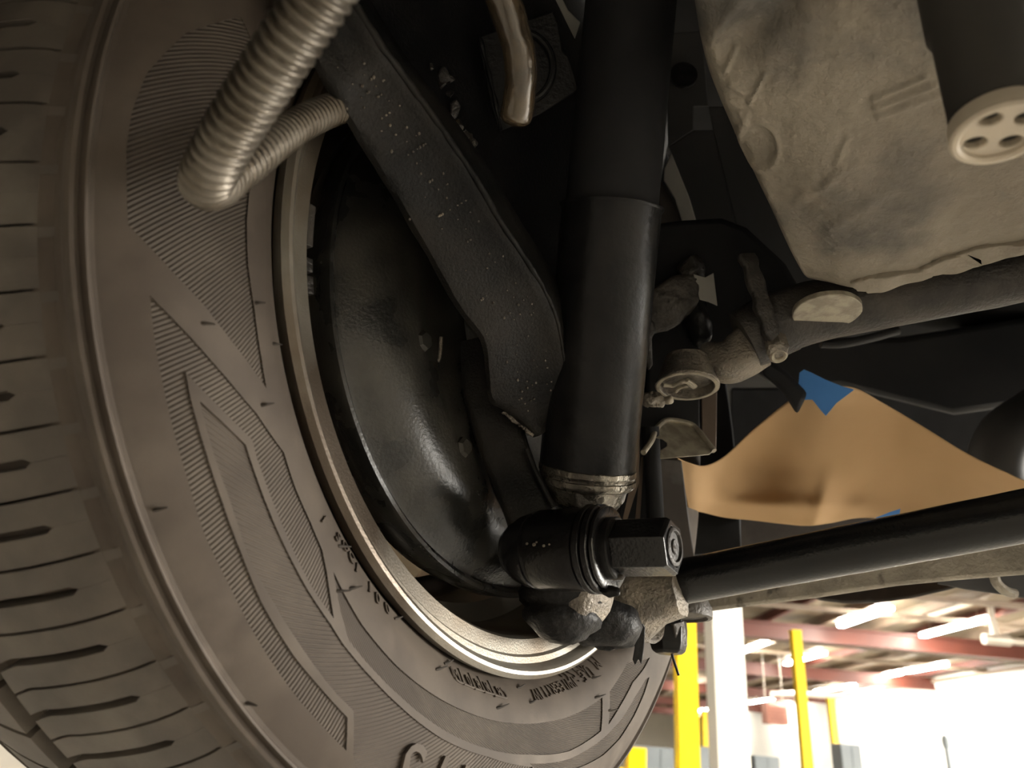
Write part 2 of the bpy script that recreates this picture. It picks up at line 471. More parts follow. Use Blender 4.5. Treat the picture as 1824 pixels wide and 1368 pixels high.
c = ground(1300, 9.5)
pl_ = build('white_pillar', *join([box_w(c[0] - 0.18, c[1] - 0.18, 0.0, c[0] + 0.18, c[1] + 0.18, HZ + 0.35), box_w(c[0] - 0.2, c[1] - 0.2, 0, c[0] + 0.2, c[1] + 0.2, 0.18), box_w(c[0] - 0.3, c[1] - 0.3, HZ - 0.5, c[0] + 0.3, c[1] + 0.3, HZ - 0.42)]), M['white'], None, world=True, smooth=0, bevel=0.012)
tag(pl_, 'white square roof pillar between the yellow lift columns', 'pillar')

# unit heater hung from the roof
cpt = CAM + dirw(1380, 1272) / np.linalg.norm(dirw(1380, 1272)[:2]) * 34.0
t = thing('unit_heater', 'red brown unit heater hanging near the white side wall', 'heater', cpt - A(0, 0, 0.4), world=True)
hx, hy, hz = cpt
build('casing', *box_w(hx - 0.42, hy - 0.35, hz - 0.38, hx + 0.42, hy + 0.35, hz + 0.38), M['redbrown'], t, world=True, smooth=0, bevel=0.04)
for k in range(6):
    z = hz - 0.3 + k * 0.12
    build('louvre', *slab([A(hx - 0.36, hy - 0.36, z), A(hx + 0.36, hy - 0.36, z), A(hx + 0.36, hy - 0.42, z - 0.05), A(hx - 0.36, hy - 0.42, z - 0.05)], A(0, 0, 0.012)), M['redbrown'], t, world=True, smooth=0)
for s in (-0.35, 0.35):
    v, f = tube([A(hx + s, hy, hz + 0.38), A(hx + s, hy, HZ + 0.34)], 0.015, 6)
    build('hanger_rod', v, f, M['pipe'], t, world=True)
v, f = tube([A(hx, hy + .2, hz + 0.38), A(hx, hy + .2, hz + 0.75), A(hx + 1.0, hy + .2, hz + 0.85), A(hx + 3.0, hy + .2, hz + 0.9)], 0.11, 12)
build('flue_pipe', v, f, M['pipe'], t, world=True)

# sprinkler drop pipe by the right-hand lamp
p0 = ceiling_pt(1768, 1104, HZ - 0.1); p1 = CAM + dirw(1775, 1140) / dirw(1775, 1140)[1] * (p0[1] - CAM[1])
t = thing('drop_pipe', 'pale sprinkler drop pipe with tee hanging beside a tube lamp', 'pipe', (p1[0], p1[1], p1[2]), world=True)
v, f = tube([A(p1[0], p1[1], HZ + 0.34), A(p1[0], p1[1], p1[2])], 0.09, 12); build('vertical_pipe', v, f, M['pipe'], t, world=True)
v, f = tube([A(p1[0] - 0.35, p1[1], p1[2]), A(p1[0] + 0.35, p1[1], p1[2])], 0.14, 12); build('tee', v, f, M['pipe'], t, world=True)
v, f = tube([A(p1[0] + 0.35, p1[1], p1[2]), A(HX1, p1[1], p1[2])], 0.085, 12); build('branch_pipe', v, f, M['pipe'], t, world=True)

# blue grey cabinets and partitions along the hall
def cabinet(x0, x1, ytop, dist, label, doors=2):
    a, b = ground(x0, dist), ground(x1, dist)
    d = dirw((x0 + x1) / 2, ytop); hz_ = CAM[2] + d[2] / np.linalg.norm(d[:2]) * dist
    t = thing('tool_cabinet', label, 'cabinet', ((a[0] + b[0]) / 2, (a[1] + b[1]) / 2, 0), 'blue grey cabinets', world=True)
    X0, X1 = min(a[0], b[0]), max(a[0], b[0]); y = (a[1] + b[1]) / 2; dp = 0.6
    build('body', *box_w(X0, y, 0.0, X1, y + dp, hz_), M['bluegrey'], t, world=True, smooth=0, bevel=0.01)
    wdt = (X1 - X0) / doors
    for k in range(doors):
        dr = build('door', *box_w(X0 + k * wdt + 0.02, y - 0.02, 0.1, X0 + (k + 1) * wdt - 0.02, y, hz_ - 0.06), M['bluegrey'], t, world=True, smooth=0)
        build('handle', *box_w(X0 + k * wdt + wdt * 0.8, y - 0.05, hz_ * 0.55, X0 + k * wdt + wdt * 0.84, y - 0.02, hz_ * 0.66), M['pipe'], dr, world=True, smooth=0)


cabinet(1125, 1202, 1330, 20.0, 'blue grey cabinet row seen between tyre edge and stout yellow column', 3)
cabinet(1240, 1270, 1330, 20.0, 'blue grey cabinet standing left against the white pillar', 1)
cabinet(1342, 1392, 1347, 22.0, 'low blue grey cabinet between white pillar and slim yellow column', 2)
cabinet(1497, 1541, 1326, 24.0, 'blue grey cabinet standing right of the very thin yellow column', 2)
c = ground(1692, 12.0); d = dirw(1692, 1314); zt = CAM[2] + d[2] / np.linalg.norm(d[:2]) * 12
t = thing('barrier_post', 'thin grey post with round knob before the white side wall', 'post', (c[0], c[1], 0), world=True)
v, f = tube([A(c[0], c[1], 0), A(c[0], c[1], zt - 0.1)], 0.03, 12); build('shaft', v, f, M['bluegrey'], t, world=True)
build('knob', *blob(A(c[0], c[1], zt - 0.06), A(.05, 0, 0), A(0, .05, 0), A(0, 0, .09), n=10, m=14), M['bluegrey'], t, world=True)
build('foot', *lathe(A(c[0], c[1], 0), A(0, 0, 1), [(0, .16), (.02, .16), (.03, .1)], 20), M['bluegrey'], t, world=True)

# ================================================================== THE WHEEL
C = A(0.0198, 0.0354, -0.5045)
yaw, pit = 1.0034, 0.1437
n = A(math.sin(yaw) * math.cos(pit), math.sin(pit), math.cos(yaw) * math.cos(pit))      # axle, pointing inboard
e2 = nrm(UP - n * (UP @ n)); e1 = np.cross(e2, n)
t_fwd = e1                                                                              # along the vehicle


def wp(a, r, th):
    return C + n * a + (e1 * math.cos(th) + e2 * math.sin(th)) * r


SWR = np.array([.2150, .2195, .2225, .2265, .232, .240, .250, .262, .274, .285, .294, .2995, .3015, .3030, .3045, .3060])
SWA = np.array([-.012, -.0080, -.0035, .0015, .0055, .0090, .0115, .0128, .0120, .0085, .0035, -.0005, -.0012, -.0030, -.0034, -.0090])


def sw(r):
    return float(np.interp(r, SWR, SWA))


# smoother sidewall height: quadratic-ish fit of the table
_cf = np.polyfit(SWR[2:12], SWA[2:12], 5)


def sws(r):
    return float(np.polyval(_cf, r)) if 0.2225 < r < 0.2995 else sw(r)


def on_tyre(x, y):
    """photo pixel -> (theta, r) on the sidewall"""
    d = px(x, y, 1.0); r = 0.26
    for _ in range(40):
        cc = C + n * sws(min(max(r, .2225), .2995)); t = (cc @ n) / (d @ n); X = d * t - cc
        r = 0.5 * r + 0.5 * math.hypot(X @ e1, X @ e2)
    th = math.atan2(X @ e2, X @ e1)
    if th > math.pi / 2: th -= 2 * math.pi
    return th, r


wheel = thing('wheel', 'brown dusty tyre on a steel rim seen from the inner side', 'wheel', wp(-0.1, 0.33, -math.pi / 2))

# ---- sidewall with recessed pattern panels
RS = 0.27
P1 = [(229, 401), (226, 322), (225, 272), (235, 200), (262, 130), (330, 60), (430, 30), (470, 120), (462, 200), (455, 269), (447, 322), (440, 394), (442, 470), (453, 546), (466, 638), (475, 692), (439, 641), (366, 546), (311, 488)]
P2 = [(267, 526), (278, 619), (292, 692), (314, 784), (336, 860), (365, 953), (410, 1046), (466, 1151), (522, 1233), (574, 1293), (617, 1337), (619, 1278), (578, 1233), (522, 1166), (466, 1073), (429, 983), (393, 885), (366, 802), (340, 711), (331, 663),
      (351, 685), (402, 736), (450, 784), (457, 813), (479, 875), (503, 935), (552, 1039), (595, 1102), (582, 1017), (574, 979), (552, 927), (526, 868), (506, 806), (457, 736), (402, 671), (344, 605)]
P3 = [(356, 714), (370, 770), (381, 808), (406, 880), (418, 916), (447, 1002), (485, 1069), (541, 1158), (597, 1233), (630, 1266), (629, 1345), (640, 1400), (720, 1428), (800, 1438), (870, 1420), (950, 1366), (870, 1348), (788, 1316), (714, 1259), (664, 1209), (612, 1148), (590, 1113), (545, 1045), (490, 935), (465, 872), (446, 818), (438, 792), (402, 757)]
P4 = [(594, 1018), (611, 1053), (644, 1111), (706, 1185), (767, 1234), (829, 1267), (911, 1288), (973, 1286), (1035, 1267), (1073, 1242), (1071, 1302), (1014, 1338), (944, 1344), (870, 1334), (788, 1299), (714, 1241), (664, 1192), (621, 1140), (606, 1086)]
P5 = [(1086, 1232), (1118, 1180), (1158, 1171), (1148, 1190), (1128, 1215), (1106, 1256), (1084, 1291)]
P6 = [(1150, 1210), (1157, 1206), (1148, 1235), (1130, 1275), (1105, 1315), (1075, 1345), (1040, 1364), (960, 1378), (944, 1360), (1014, 1352), (1076, 1314), (1108, 1280), (1132, 1240)]
PAN = [P1, P2, P3, P4, P5, P6]


def hatch_angle(x, y, dx, dy):
    a = A(*on_tyre(x, y)); b = A(*on_tyre(x + dx, y + dy))
    v = (b - a) * A(RS, 1); return math.atan2(v[1], v[0])


FINE = hatch_material('fine_ribbed_rubber', RUB1, RUB2, .0010, -(hatch_angle(850, 1305, 14, 14) + math.pi / 2), depth=.0005)
HM = [hatch_material('hatched_rubber_upper', RUB1, RUB2, .0016, -(hatch_angle(330, 420, 20, -11) + math.pi / 2), strength=1.0),
      hatch_material('hatched_rubber_chevron', RUB1, RUB2, .0017, -(hatch_angle(330, 780, 20, -12) + math.pi / 2)),
      hatch_material('hatched_rubber_wide', RUB1, RUB2, .0017, -(hatch_angle(690, 1290, 20, -7) + math.pi / 2)),
      FINE, FINE, FINE]

pv, pf = [], []
for P in PAN:
    prm = [on_tyre(x, y) for x, y in P]
    if sum(prm[i - 1][0] * prm[i][1] - prm[i][0] * prm[i - 1][1] for i in range(len(prm))) < 0: prm = prm[::-1]
    ids = []
    for i in range(len(prm)):
        a, b = A(*prm[i]), A(*prm[(i + 1) % len(prm)])
        a = a * A(RS, 1); b = b * A(RS, 1)
        m = max(1, int(np.linalg.norm(b - a) / 0.005))
        for q in range(m):
            ids.append(len(pv)); pv.append(a + (b - a) * q / m)
    pf.append(ids)
gv = []
T0, T1 = -1.5 * math.pi, 0.5 * math.pi
rgrid = [.2225, .2245, .2265, .232, .238, .246, .254, .262, .270, .278, .285, .291, .2965, .2995]
NT = 300
for r in rgrid:
    for i in range(NT + 1):
        gv.append(A((T0 + (T1 - T0) * i / NT) * RS, r))
allv = [Vector(v.tolist()) for v in pv] + [Vector(v.tolist()) for v in gv]
ov, oe, of, _, _, orf = delaunay_2d_cdt(allv, [], pf, 0, 1e-7)
ov = np.array([(v[0], v[1]) for v in ov])


def sp(p, off=0.0):
    return wp(sws(p[1]) + off, p[1], p[0] / RS)


base_f = [f for f, o in zip(of, orf) if not o]
V3 = np.array([sp(p) for p in ov])
# shoulder rings, grooves and far side by revolution
prof = [(sws(.2225), .2225)] + [(a, r) for r, a in zip(SWR[1::-1], SWA[1::-1])]
ring_in = lathe(C, n, [(-.0035, .2225), (-.0080, .2195), (-.012, .215), (-.02, .208)], 300, False)
TC = -0.112
car = [(sws(.2995), .2995), (-.0010, .3010), (.0006, .3022), (.0006, .3032), (-.0030, .3038), (-.0034, .3052), (-.0015, .3058), (-.0024, .3070), (-.0060, .3074),
       (-.0085, .3062), (-.0120, .3054), (-.0150, .3060), (-.0165, .3075), (-.0185, .3090), (-.03, .3120), (-.05, .3185), (-.075, .3235), (-.083, .3230), (-.0845, .3165), (-.0955, .3165), (-.097, .3240), (-.11, .3260), (-.13, .3260), (-.15, .3235), (-.175, .3185), (-.195, .3120),
       (-.215, .303), (-.226, .290), (-.234, .272), (-.236, .255), (-.231, .238), (-.222, .2225), (-.212, .215)]
ring_out = lathe(C, n, car, 300, False)
v, f = join([ring_in, ring_out])
tyre = build('tyre', v, f, M['rubber'], wheel, smooth=32, recalc=False, label='brown dusty rubber tyre with hatched sidewall pattern')
def set_normals(ob, pts, fn):
    me = ob.data; nv = [fn(p) for p in pts]
    nvw = [MR @ q for q in nv]
    me.normals_split_custom_set_from_vertices([Vector(q.tolist()) for q in nvw])


def sw_normal(p):
    r, th = p[1], p[0] / RS; dr = (sws(min(r + .0008, .2994)) - sws(max(r - .0008, .2226))) / (min(r + .0008, .2994) - max(r - .0008, .2226))
    return nrm(n - (e1 * math.cos(th) + e2 * math.sin(th)) * dr)


def orient(vs_, fs_, fn):
    out = []
    for f_ in fs_:
        a, b, c_ = (vs_[i] for i in f_[:3]); g = np.cross(b - a, c_ - a)
        out.append(tuple(f_) if g @ fn(f_[0]) > 0 else tuple(f_[::-1]))
    return out


base_f = orient(V3, base_f, lambda i: sw_normal(ov[i]))
swl = build('sidewall', V3, base_f, M['rubber'], tyre, smooth=60, recalc=False)
set_normals(swl, ov, sw_normal)
for q in range(len(PAN)):
    fs = [f for f, o in zip(of, orf) if q in o]
    idx = sorted({i for f in fs for i in f}); mp = {i: k for k, i in enumerate(idx)}
    fs = orient(V3, fs, lambda i: sw_normal(ov[i]))
    vv = [sp(ov[i], -0.0009) for i in idx]; ff = [tuple(mp[i] for i in f) for f in fs]
    cnt = {}
    for f_ in fs:
        for i in range(3):
            e = (f_[i], f_[(i + 1) % 3]); cnt[tuple(sorted(e))] = cnt.get(tuple(sorted(e)), 0) + 1
    uv = [(ov[i][0], ov[i][1]) for i in idx]
    for (a, b), c_ in cnt.items():
        if c_ == 1:
            k0 = len(vv)
            vv += [sp(ov[a], -0.0009), sp(ov[b], -0.0009), sp(ov[b]), sp(ov[a])]; uv += [tuple(ov[a]), tuple(ov[b]), tuple(ov[b]), tuple(ov[a])]
            ff.append((k0, k0 + 1, k0 + 2, k0 + 3))
    build('sidewall_panel', vv, ff, HM[q], tyre, smooth=30, uv=uv, recalc=False)

# ---- tread blocks
def tread_r(a):
    return float(np.interp(-a, [0.0185, .022, .03, .04, .05, .0625, .075, .0875, .10, .112, .124, .15, .175, .195, .206], [.3085, .3125, .3175, .3220, .3252, .3284, .3306, .3322, .3332, .3336, .3332, .3306, .3252, .3175, .3110]))


PITCH = math.radians(4.3)
TH0 = math.radians(-155.2)


def block_mesh(a0, a1, lo, hi, na=26, nt=4, base=0.009):
    """curved block between axial a0..a1 and angular edges lo(a)..hi(a)"""
    V, Fc = [], []
    for i in range(na + 1):
        a = a0 + (a1 - a0) * i / na
        for j in range(nt + 1):
            th = lo(a) + (hi(a) - lo(a)) * j / nt; V.append(wp(a, tread_r(a), th))
    top = len(V)
    for i in range(na + 1):
        a = a0 + (a1 - a0) * i / na
        for j in (0, nt):
            th = lo(a) if j == 0 else hi(a); V.append(wp(a, tread_r(a) - base, th))
    for i in range(na):
        for j in range(nt):
            k = i * (nt + 1) + j; Fc.append((k, k + 1, k + nt + 2, k + nt + 1))
        k = i * (nt + 1); b = top + 2 * i
        Fc.append((k, k + nt + 1, b + 2, b)); Fc.append((k + nt, b + 1, b + 3, k + nt + nt + 1))
    Fc.append(tuple(range(0, nt + 1)) + (top + 1, top))
    e = na * (nt + 1); Fc.append(tuple(range(e + nt, e - 1, -1)) + (top + 2 * na, top + 2 * na + 1))
    return np.array(V), Fc


def bend(a):            # the cross cuts lean and curl near the main groove
    u = min(max((-a - 0.0185) / 0.0665, 0), 1.2)
    return math.radians(-0.3) * u + math.radians(2.2) * max(u - 0.78, 0) ** 1.3 * 2


def wide(a):            # half width of the blind slot, closing before the shoulder
    u = (-a - 0.0185) / 0.0665
    return 0.00012 if u < 0.16 else 0.0052


Nb = int(round(2 * math.pi / PITCH)); PITCH = 2 * math.pi / Nb
for i in range(Nb):
    th = TH0 + i * PITCH
    s = 0.0028
    mid = th + PITCH * 0.50
    v, f = block_mesh(-.0188, -.0830, lambda a: th + s + bend(a), lambda a: mid + bend(a) - wide(a)); build('tread_block', v, f, M['tread'], tyre, smooth=35, bevel=0)
    v, f = block_mesh(-.0188, -.0830, lambda a: mid + bend(a) + wide(a), lambda a: th + PITCH - s * 0.4 + bend(a)); build('tread_block', v, f, M['tread'], tyre, smooth=35)
    v, f = block_mesh(-.0970, -.140, lambda a: th + .004 + (a + .0950) * 0.9, lambda a: th + PITCH - .004 + (a + .0950) * 0.9, na=6); build('tread_block', v, f, M['tread'], tyre, smooth=35)
v, f = lathe(C, n, [(-.150, .3225), (-.150, .3306), (-.175, .3252), (-.195, .3175), (-.208, .308)], 160, False)
build('outer_rib', v, f, M['tread'], tyre, recalc=False)

# notches along the shoulder groove
for i in range(Nb):
    th = TH0 + i * PITCH
    a0, a1 = -.0135, -.0186
    V = []
    for a, r in ((a0, .3056), (a1, .3092), (a1, .3045), (a0, .3045)):
        for dt in (0.004, 0.016): V.append(wp(a, r, th + dt))
    build('shoulder_lug', V, [(0, 1, 3, 2), (2, 3, 5, 4), (4, 5, 7, 6), (6, 7, 1, 0), (0, 2, 4, 6), (1, 7, 5, 3)], M['tread'], tyre, smooth=0)

# ---- embossed marks on the sidewall
def tyre_text(s, x, y, height, name, mat, flip=False, lift=0.0014, shear=0.0):
    cu = bpy.data.curves.new('text_tmp', 'FONT'); cu.body = s; cu.size = height / 0.7; cu.extrude = lift / 2; cu.align_x = 'CENTER'; cu.align_y = 'CENTER'; cu.resolution_u = 3; cu.shear = shear
    ob = bpy.data.objects.new('text_tmp', cu); COL.objects.link(ob)
    dg = bpy.context.evaluated_depsgraph_get(); dg.update()
    me = bpy.data.meshes.new_from_object(ob.evaluated_get(dg))
    V = np.array([v.co[:] for v in me.vertices]); Fc = [tuple(p.vertices) for p in me.polygons]
    bpy.data.objects.remove(ob); bpy.data.curves.remove(cu); bpy.data.meshes.remove(me)
    th0, r0 = on_tyre(x, y); sg = -1 if flip else 1
    W_ = [wp(sws(r0 - sg * v[1]) + v[2] + lift * 0.3, r0 - sg * v[1], th0 + sg * v[0] / r0) for v in V]
    build(name, W_, Fc, mat, tyre, smooth=0)


M['mark'] = material('dark_embossing', (0.03, 0.025, 0.021), (0.045, 0.037, 0.03), 0.8, nscale=80, spec=0.2)
for s, x, y, h in (('I', 575, 925, .0045), ('S', 600, 957, .005), ('O', 613, 973, .005), ('C', 624, 992, .0055), ('I', 634, 1011, .0055), ('1', 657, 1046, .006), ('0', 671, 1066, .006), ('0', 688, 1084, .006)):
    tyre_text(s, x, y, h, 'embossed_letter', M['rubber'])
for s, x, y, h in (('M', 812, 1203, .0055), ('/', 824, 1208, .008), ('0', 834, 1213, .005), ('/', 843, 1216, .008), ('8', 851, 1220, .005), ('/', 860, 1222, .008), ('K', 868, 1226, .005), ('/', 878, 1229, .008), ('8', 888, 1233, .005)):
    tyre_text(s, x, y, h, 'embossed_letter', M['rubber'], shear=-0.25)
for i, s in enumerate('WIITREEIWI:'):
    u = i / 10; x = 953 + u * 75; y = 1236 - 26 * u - 4 * u * u * 0
    tyre_text(s, x, y + 4 * u * (1 - u), .0055, 'embossed_letter', M['rubber'], flip=True)
for s, x, y in (('E', 1036, 1203), ('U', 1046, 1194), ('G', 1003, 1203), ('S', 1013, 1197), ('I', 1021, 1192), ('A', 1029, 1186), ('M', 1060, 1180)):
    tyre_text(s, x, y, .0065, 'embossed_letter', M['rubber'], flip=True)
for s, x, y in (('S', 716, 1385), ('U', 790, 1414)):
    tyre_text(s, x, y, .026, 'raised_letter', M['rubber'], lift=0.0016)
# oval frame round the small code
pts = [(801, 1189), (806, 1202), (815, 1213), (828, 1219), (845, 1226), (866, 1233), (885, 1239), (901, 1243), (898, 1234), (890, 1226)]
P = [on_tyre(*p) for p in pts]
v, f = tube(catmull([wp(sws(r) + .0003, r, th) for th, r in P], 40), 0.0006, 6)
build('code_frame', v, f, M['rubber'], tyre)
# rubber vent hairs left by the mould
for x, y, dx, dy in ((361, 576, 14, 4), (466, 722, 14, -2), (455, 540, 10, 2), (486, 612, 8, 4), (603, 973, 14, 1), (600, 1053, 16, -1), (623, 1049, 14, -5), (703, 1103, 9, -5), (777, 1193, 12, -7), (792, 1183, 10, -8), (885, 1262, 14, -9), (922, 1226, 6, -8), (944, 1252, 6, -8), (1055, 1208, 9, -5), (1060, 1243, 12, -7), (1084, 1266, 10, -3), (276, 908, 14, -3), (440, 1252, 10, 4)):
    th, r = on_tyre(x, y); th2, r2 = on_tyre(x + dx, y + dy)
    a = wp(sws(r) - .0004, r, th); b = wp(sws(r2) + .0028, r2, th2)
    v, f = tube([a, a * .7 + b * .3 + n * .0008, b], [.0008, .0006, .0003], 6)
    build('vent_hair', v, f, M['mark'], tyre)

# ---- rim
v, f = lathe(C, n, [(-.006, .2195), (.0005, .2205), (.0030, .2180), (.0030, .2160), (.0008, .2135), (-.004, .2120), (-.0045, .2085), (-.0065, .2070), (-.008, .1985), (-.012, .1965), (-.016, .1960),
                    (-.03, .1935), (-.055, .190), (-.062, .178), (-.10, .176), (-.108, .187), (-.16, .192), (-.20, .195), (-.214, .206), (-.219, .220)], 200, False)
rim = build('rim', v, f, M['rim'], wheel, smooth=35, recalc=False, label='pale steel rim flange dusted brown')
# outer wheel disc with oval hand holes
V, Fc = [], []
RK = [0.03, .06, .10, .125, .150, .165, .178]; AK = [-.135, -.13, -.142, -.150, -.140, -.12, -.105]; NS = 96
for r, a in zip(RK, AK):
    for j in range(NS): V.append(wp(a, r, 2 * math.pi * j / NS))
for i in range(len(RK) - 1):
    for j in range(NS):
        if i in (3, 4) and (j % 12) in (2, 3, 4, 5, 6): continue
        Fc.append((i * NS + j, i * NS + (j + 1) % NS, (i + 1) * NS + (j + 1) % NS, (i + 1) * NS + j))
build('wheel_disc', V, Fc, M['rim_in'], wheel, solid=0.004, recalc=False)
v, f = lathe(C, n, [(-.155, .0), (-.155, .075), (-.06, .08), (-.045, .075)], 40, False)
build('hub', v, f, M['rim_in'], wheel, recalc=False)
# clip-on balance weights on the rim edge
for th0, th1 in ((-2.98, -2.87), (-2.84, -2.805), (-2.795, -2.75)):
    V = []
    for a, r in ((-.009, .1975), (-.009, .1935), (-.022, .1935), (-.022, .1968)):
        for j in range(5): V.append(wp(a, r, th0 + (th1 - th0) * j / 4))
    Fc = []
    for i in range(4):
        for j in range(4): Fc.append((i * 5 + j, i * 5 + j + 1, ((i + 1) % 4) * 5 + j + 1, ((i + 1) % 4) * 5 + j))
    Fc += [(0, 5, 10, 15), (4, 19, 14, 9)]
    build('balance_weight', V, Fc, M['cast_dark'], rim, smooth=0, bevel=0.0006)

# ---- brake backing plate
bp_ = thing('brake_backing_plate', 'round black brake backing plate inside the wheel rim', 'brake plate', wp(-.02, .174, -math.pi / 2))
v, f = lathe(C, n, [(-.05, .168), (-.034, .1735), (-.0215, .1745), (-.0195, .1735), (-.0190, .1715), (-.0205, .1695), (-.0225, .1680), (-.0215, .1655), (-.017, .160), (-.011, .150), (-.007, .140), (-.0055, .125),
                    (-.0085, .115), (-.0125, .105), (-.0130, .07), (.002, .06), (.006, .045), (.006, .001)], 160, False)
build('plate', v, f, M['shield'], bp_, smooth=40, recalc=False)
for th, r in ((math.radians(-118), .118), (math.radians(-80), .12), (math.radians(-150), .12)):
    o0 = wp(-.010, r, th)
    build('plate_bolt', *lathe(o0, n, [(-.004, .006), (.004, .006), (.006, .0045)], 6), M['shield'], bp_, smooth=0)
v, f = tube(catmull([px(765, 612, .430), px(770, 640, .427), px(782, 640, .425), px(786, 600, .427)], 14), .0011, 8)
build('spring_clip', v, f, M['cast'], bp_)

# ---- control arm
dl = lambda x, y: float(np.interp(y + .55 * (x - 700), [-60, 115, 560, 700, 860], [.310, .322, .375, .405, .424]))
ca = thing('control_arm', 'broad black steel control arm slanting across the brake plate', 'control arm', px(930, 780, .43))
Lp = [(440, -110), (500, -10), (575, 140), (610, 200), (644, 258), (687, 325), (726, 393), (770, 470), (813, 547), (856, 605), (866, 658), (873, 712), (905, 735), (955, 779)]
Rp = [(540, -160), (602, -50), (672, 68), (711, 122), (755, 182), (805, 252), (850, 321), (893, 393), (930, 450), (965, 505), (990, 560), (1003, 620), (1010, 680), (1015, 740)]
Lp = catmull([A(*p) for p in Lp], 53); Rp = catmull([A(*p) for p in Rp], 53)
ad = lambda i: float(np.interp(i / 52, [0, .2, .55, .78, 1], [.292, .318, .366, .398, .424]))
V, Fc = [], []
K = 14
bk = nrm(px(900, 500, 1)) * .05
for i in range(53):
    l3 = px(*Lp[i], ad(i)); r3 = px(*Rp[i], ad(i) + .007); s = nrm(r3 - l3); w_ = np.linalg.norm(r3 - l3)
    b3 = nrm(bk - s * (bk @ s)); out = nrm(s * .75 + b3 * .65)
    e_ = min(.006, w_ * .2)
    ring = [l3 + b3 * .012 + s * .004, l3 + b3 * .004, l3 + s * .002, l3 + s * .006 - b3 * .0006, l3 + s * w_ * .35 + b3 * .0012, l3 + s * w_ * .7 + b3 * .001, r3 - s * .007 - b3 * .001, r3 - s * .003 - b3 * .0028, r3 - b3 * .0022, r3 + s * .002 + b3 * .002,
            r3 + out * .012 + b3 * .006, r3 + out * .022 + b3 * .012, r3 + out * .02 + b3 * .022, l3 + b3 * .02 + s * .016]
    V += ring
V = rough(V, 0.0006, 120)
for i in range(52):
    for j in range(K):
        Fc.append((i * K + j, i * K + (j + 1) % K, (i + 1) * K + (j + 1) % K, (i + 1) * K + j))
Fc += [tuple(range(K - 1, -1, -1)), tuple(range(52 * K, 53 * K))]
build('arm_pressing', V, Fc, M['black_arm'], ca, smooth=50)
rp_ = np.array([px(*Rp[i], ad(i) + .007) for i in range(6, 53)])
rp_ = rp_ - nrm(px(800, 300, 1)) * .0026 + A(-.0005, 0, 0)
v, f = tube(rp_, [float(np.interp(k, [0, 25, 34, 46], [.0019, .0017, .0010, .0006])) for k in range(47)], 10)
build('rolled_ridge', rough(v, .0007, 300), f, M['black_arm'], ca, smooth=60)
for seg in ([(705, 338), (715, 348), (722, 362), (733, 380), (738, 392)], [(803, 480), (812, 492), (817, 508), (820, 528)], [(895, 733), (915, 748), (935, 765), (950, 775)]):
    pth = catmull([px(x, y, dl(x, y) - .0005) for x, y in seg], 24)
    v, f = tube(pth, [.0006 + .0007 * abs(math.sin(i * 1.7)) for i in range(24)], 8)
    build('weld_seam', rough(v, .0012, 300), f, M['cast'], ca)
lp = catmull([px(845, 610, .455), px(868, 700, .447), (px(905, 820, .437)), px(935, 895, .428), px(948, 935, .424)], 20)
v, f = sweep(lp, [rrect(.031 - .004 * i / 19, .016, .005) for i in range(20)], A(0.1, -0.1, 1.0))
build('lower_link', rough(v, .0004, 90), f, M['black_arm'], ca, smooth=45)
rx = [(855, 722), (890, 722), (925, 770), (962, 850), (988, 905)]
v, f = tube(catmull([px(938, 800, .425), px(952, 835, .4225), px(968, 868, .420), px(986, 904, .4165)], 12), .0017, 8)
build('link_edge', v, f, M['black_arm'], ca)
# grit thrown over the arm
gp = []
for k in range(260):
    u = random.random(); i = int(u * 50); q = random.random() ** .6
    xy = Lp[i] * (1 - q) + Rp[i] * q
    if xy[1] < 100: continue
    p = px(xy[0], xy[1], ad(i) + .007 * q + .0002); s = random.uniform(.00025, .0007)
    gp.append(blob(p, A(s, 0, 0), A(0, s * random.uniform(.7, 1.5), 0), A(0, 0, s), n=4, m=6))
o = build('grit', *join(gp), M['cast'], ca); o['kind'] = 'stuff'

# ---- shock absorber
S0, S1 = px(1046, 835, .437), px(1089, 372, .427); ax = nrm(S1 - S0); SL = np.linalg.norm(S1 - S0)
sh = thing('shock_absorber', 'thick black shock absorber tube standing on the lower pivot', 'shock absorber', px(1048, 890, .43))
v, f = lathe(S0, ax, [(0.0, .0275), (.002, .0284), (SL - .002, .0288), (SL, .0296), (SL + .0008, .0296), (SL + .0008, .0280), (SL - .03, .0278)], 96, False)
build('dust_tube', v, f, M['black_gloss'], sh, smooth=40)
v, f = lathe(S0, ax, [(SL - .0006, .02955), (SL + .0002, .0300), (SL + .0012, .0300), (SL + .0014, .0290), (SL + .0006, .0286)], 96, False)
build('tube_lip', v, f, M['black_gloss'], sh, smooth=40)
v, f = lathe(S0, ax, [(SL - .03, .0270), (SL + .14, .0255), (SL + .25, .0255)], 48)
build('upper_body', v, f, M['black_dull'], sh)
v, f = lathe(S0, ax, [(.002, .0284), (.0015, .0290), (-.0015, .0290), (-.002, .0284), (-.004, .0280), (-.0045, .0288), (-.007, .0289), (-.0085, .0282), (-.0095, .0268), (-.010, .010)], 96, False)
build('end_ring', rough(v, .0005, 160), f, M['wet_metal'], sh, smooth=40)
v, f = lathe(S0 - ax * .0, ax, [(-.009, .0262), (-.012, .0240), (-.017, .0232), (-.0185, .0222), (-.024, .0180), (-.030, .014)], 64, False)
build('base_cup', rough(v, .0014, 90), f, M['wet_metal'], sh, smooth=50)
v, f = sweep([S0 - ax * .012 - nrm(S0) * .021, S0 - ax * .022 - nrm(S0) * .0225], [rrect(.014, .006, .002), rrect(.010, .005, .002)], A(0, .1, 1))
build('base_lug', rough(v, .0005, 200), f, M['cast_dark'], sh)

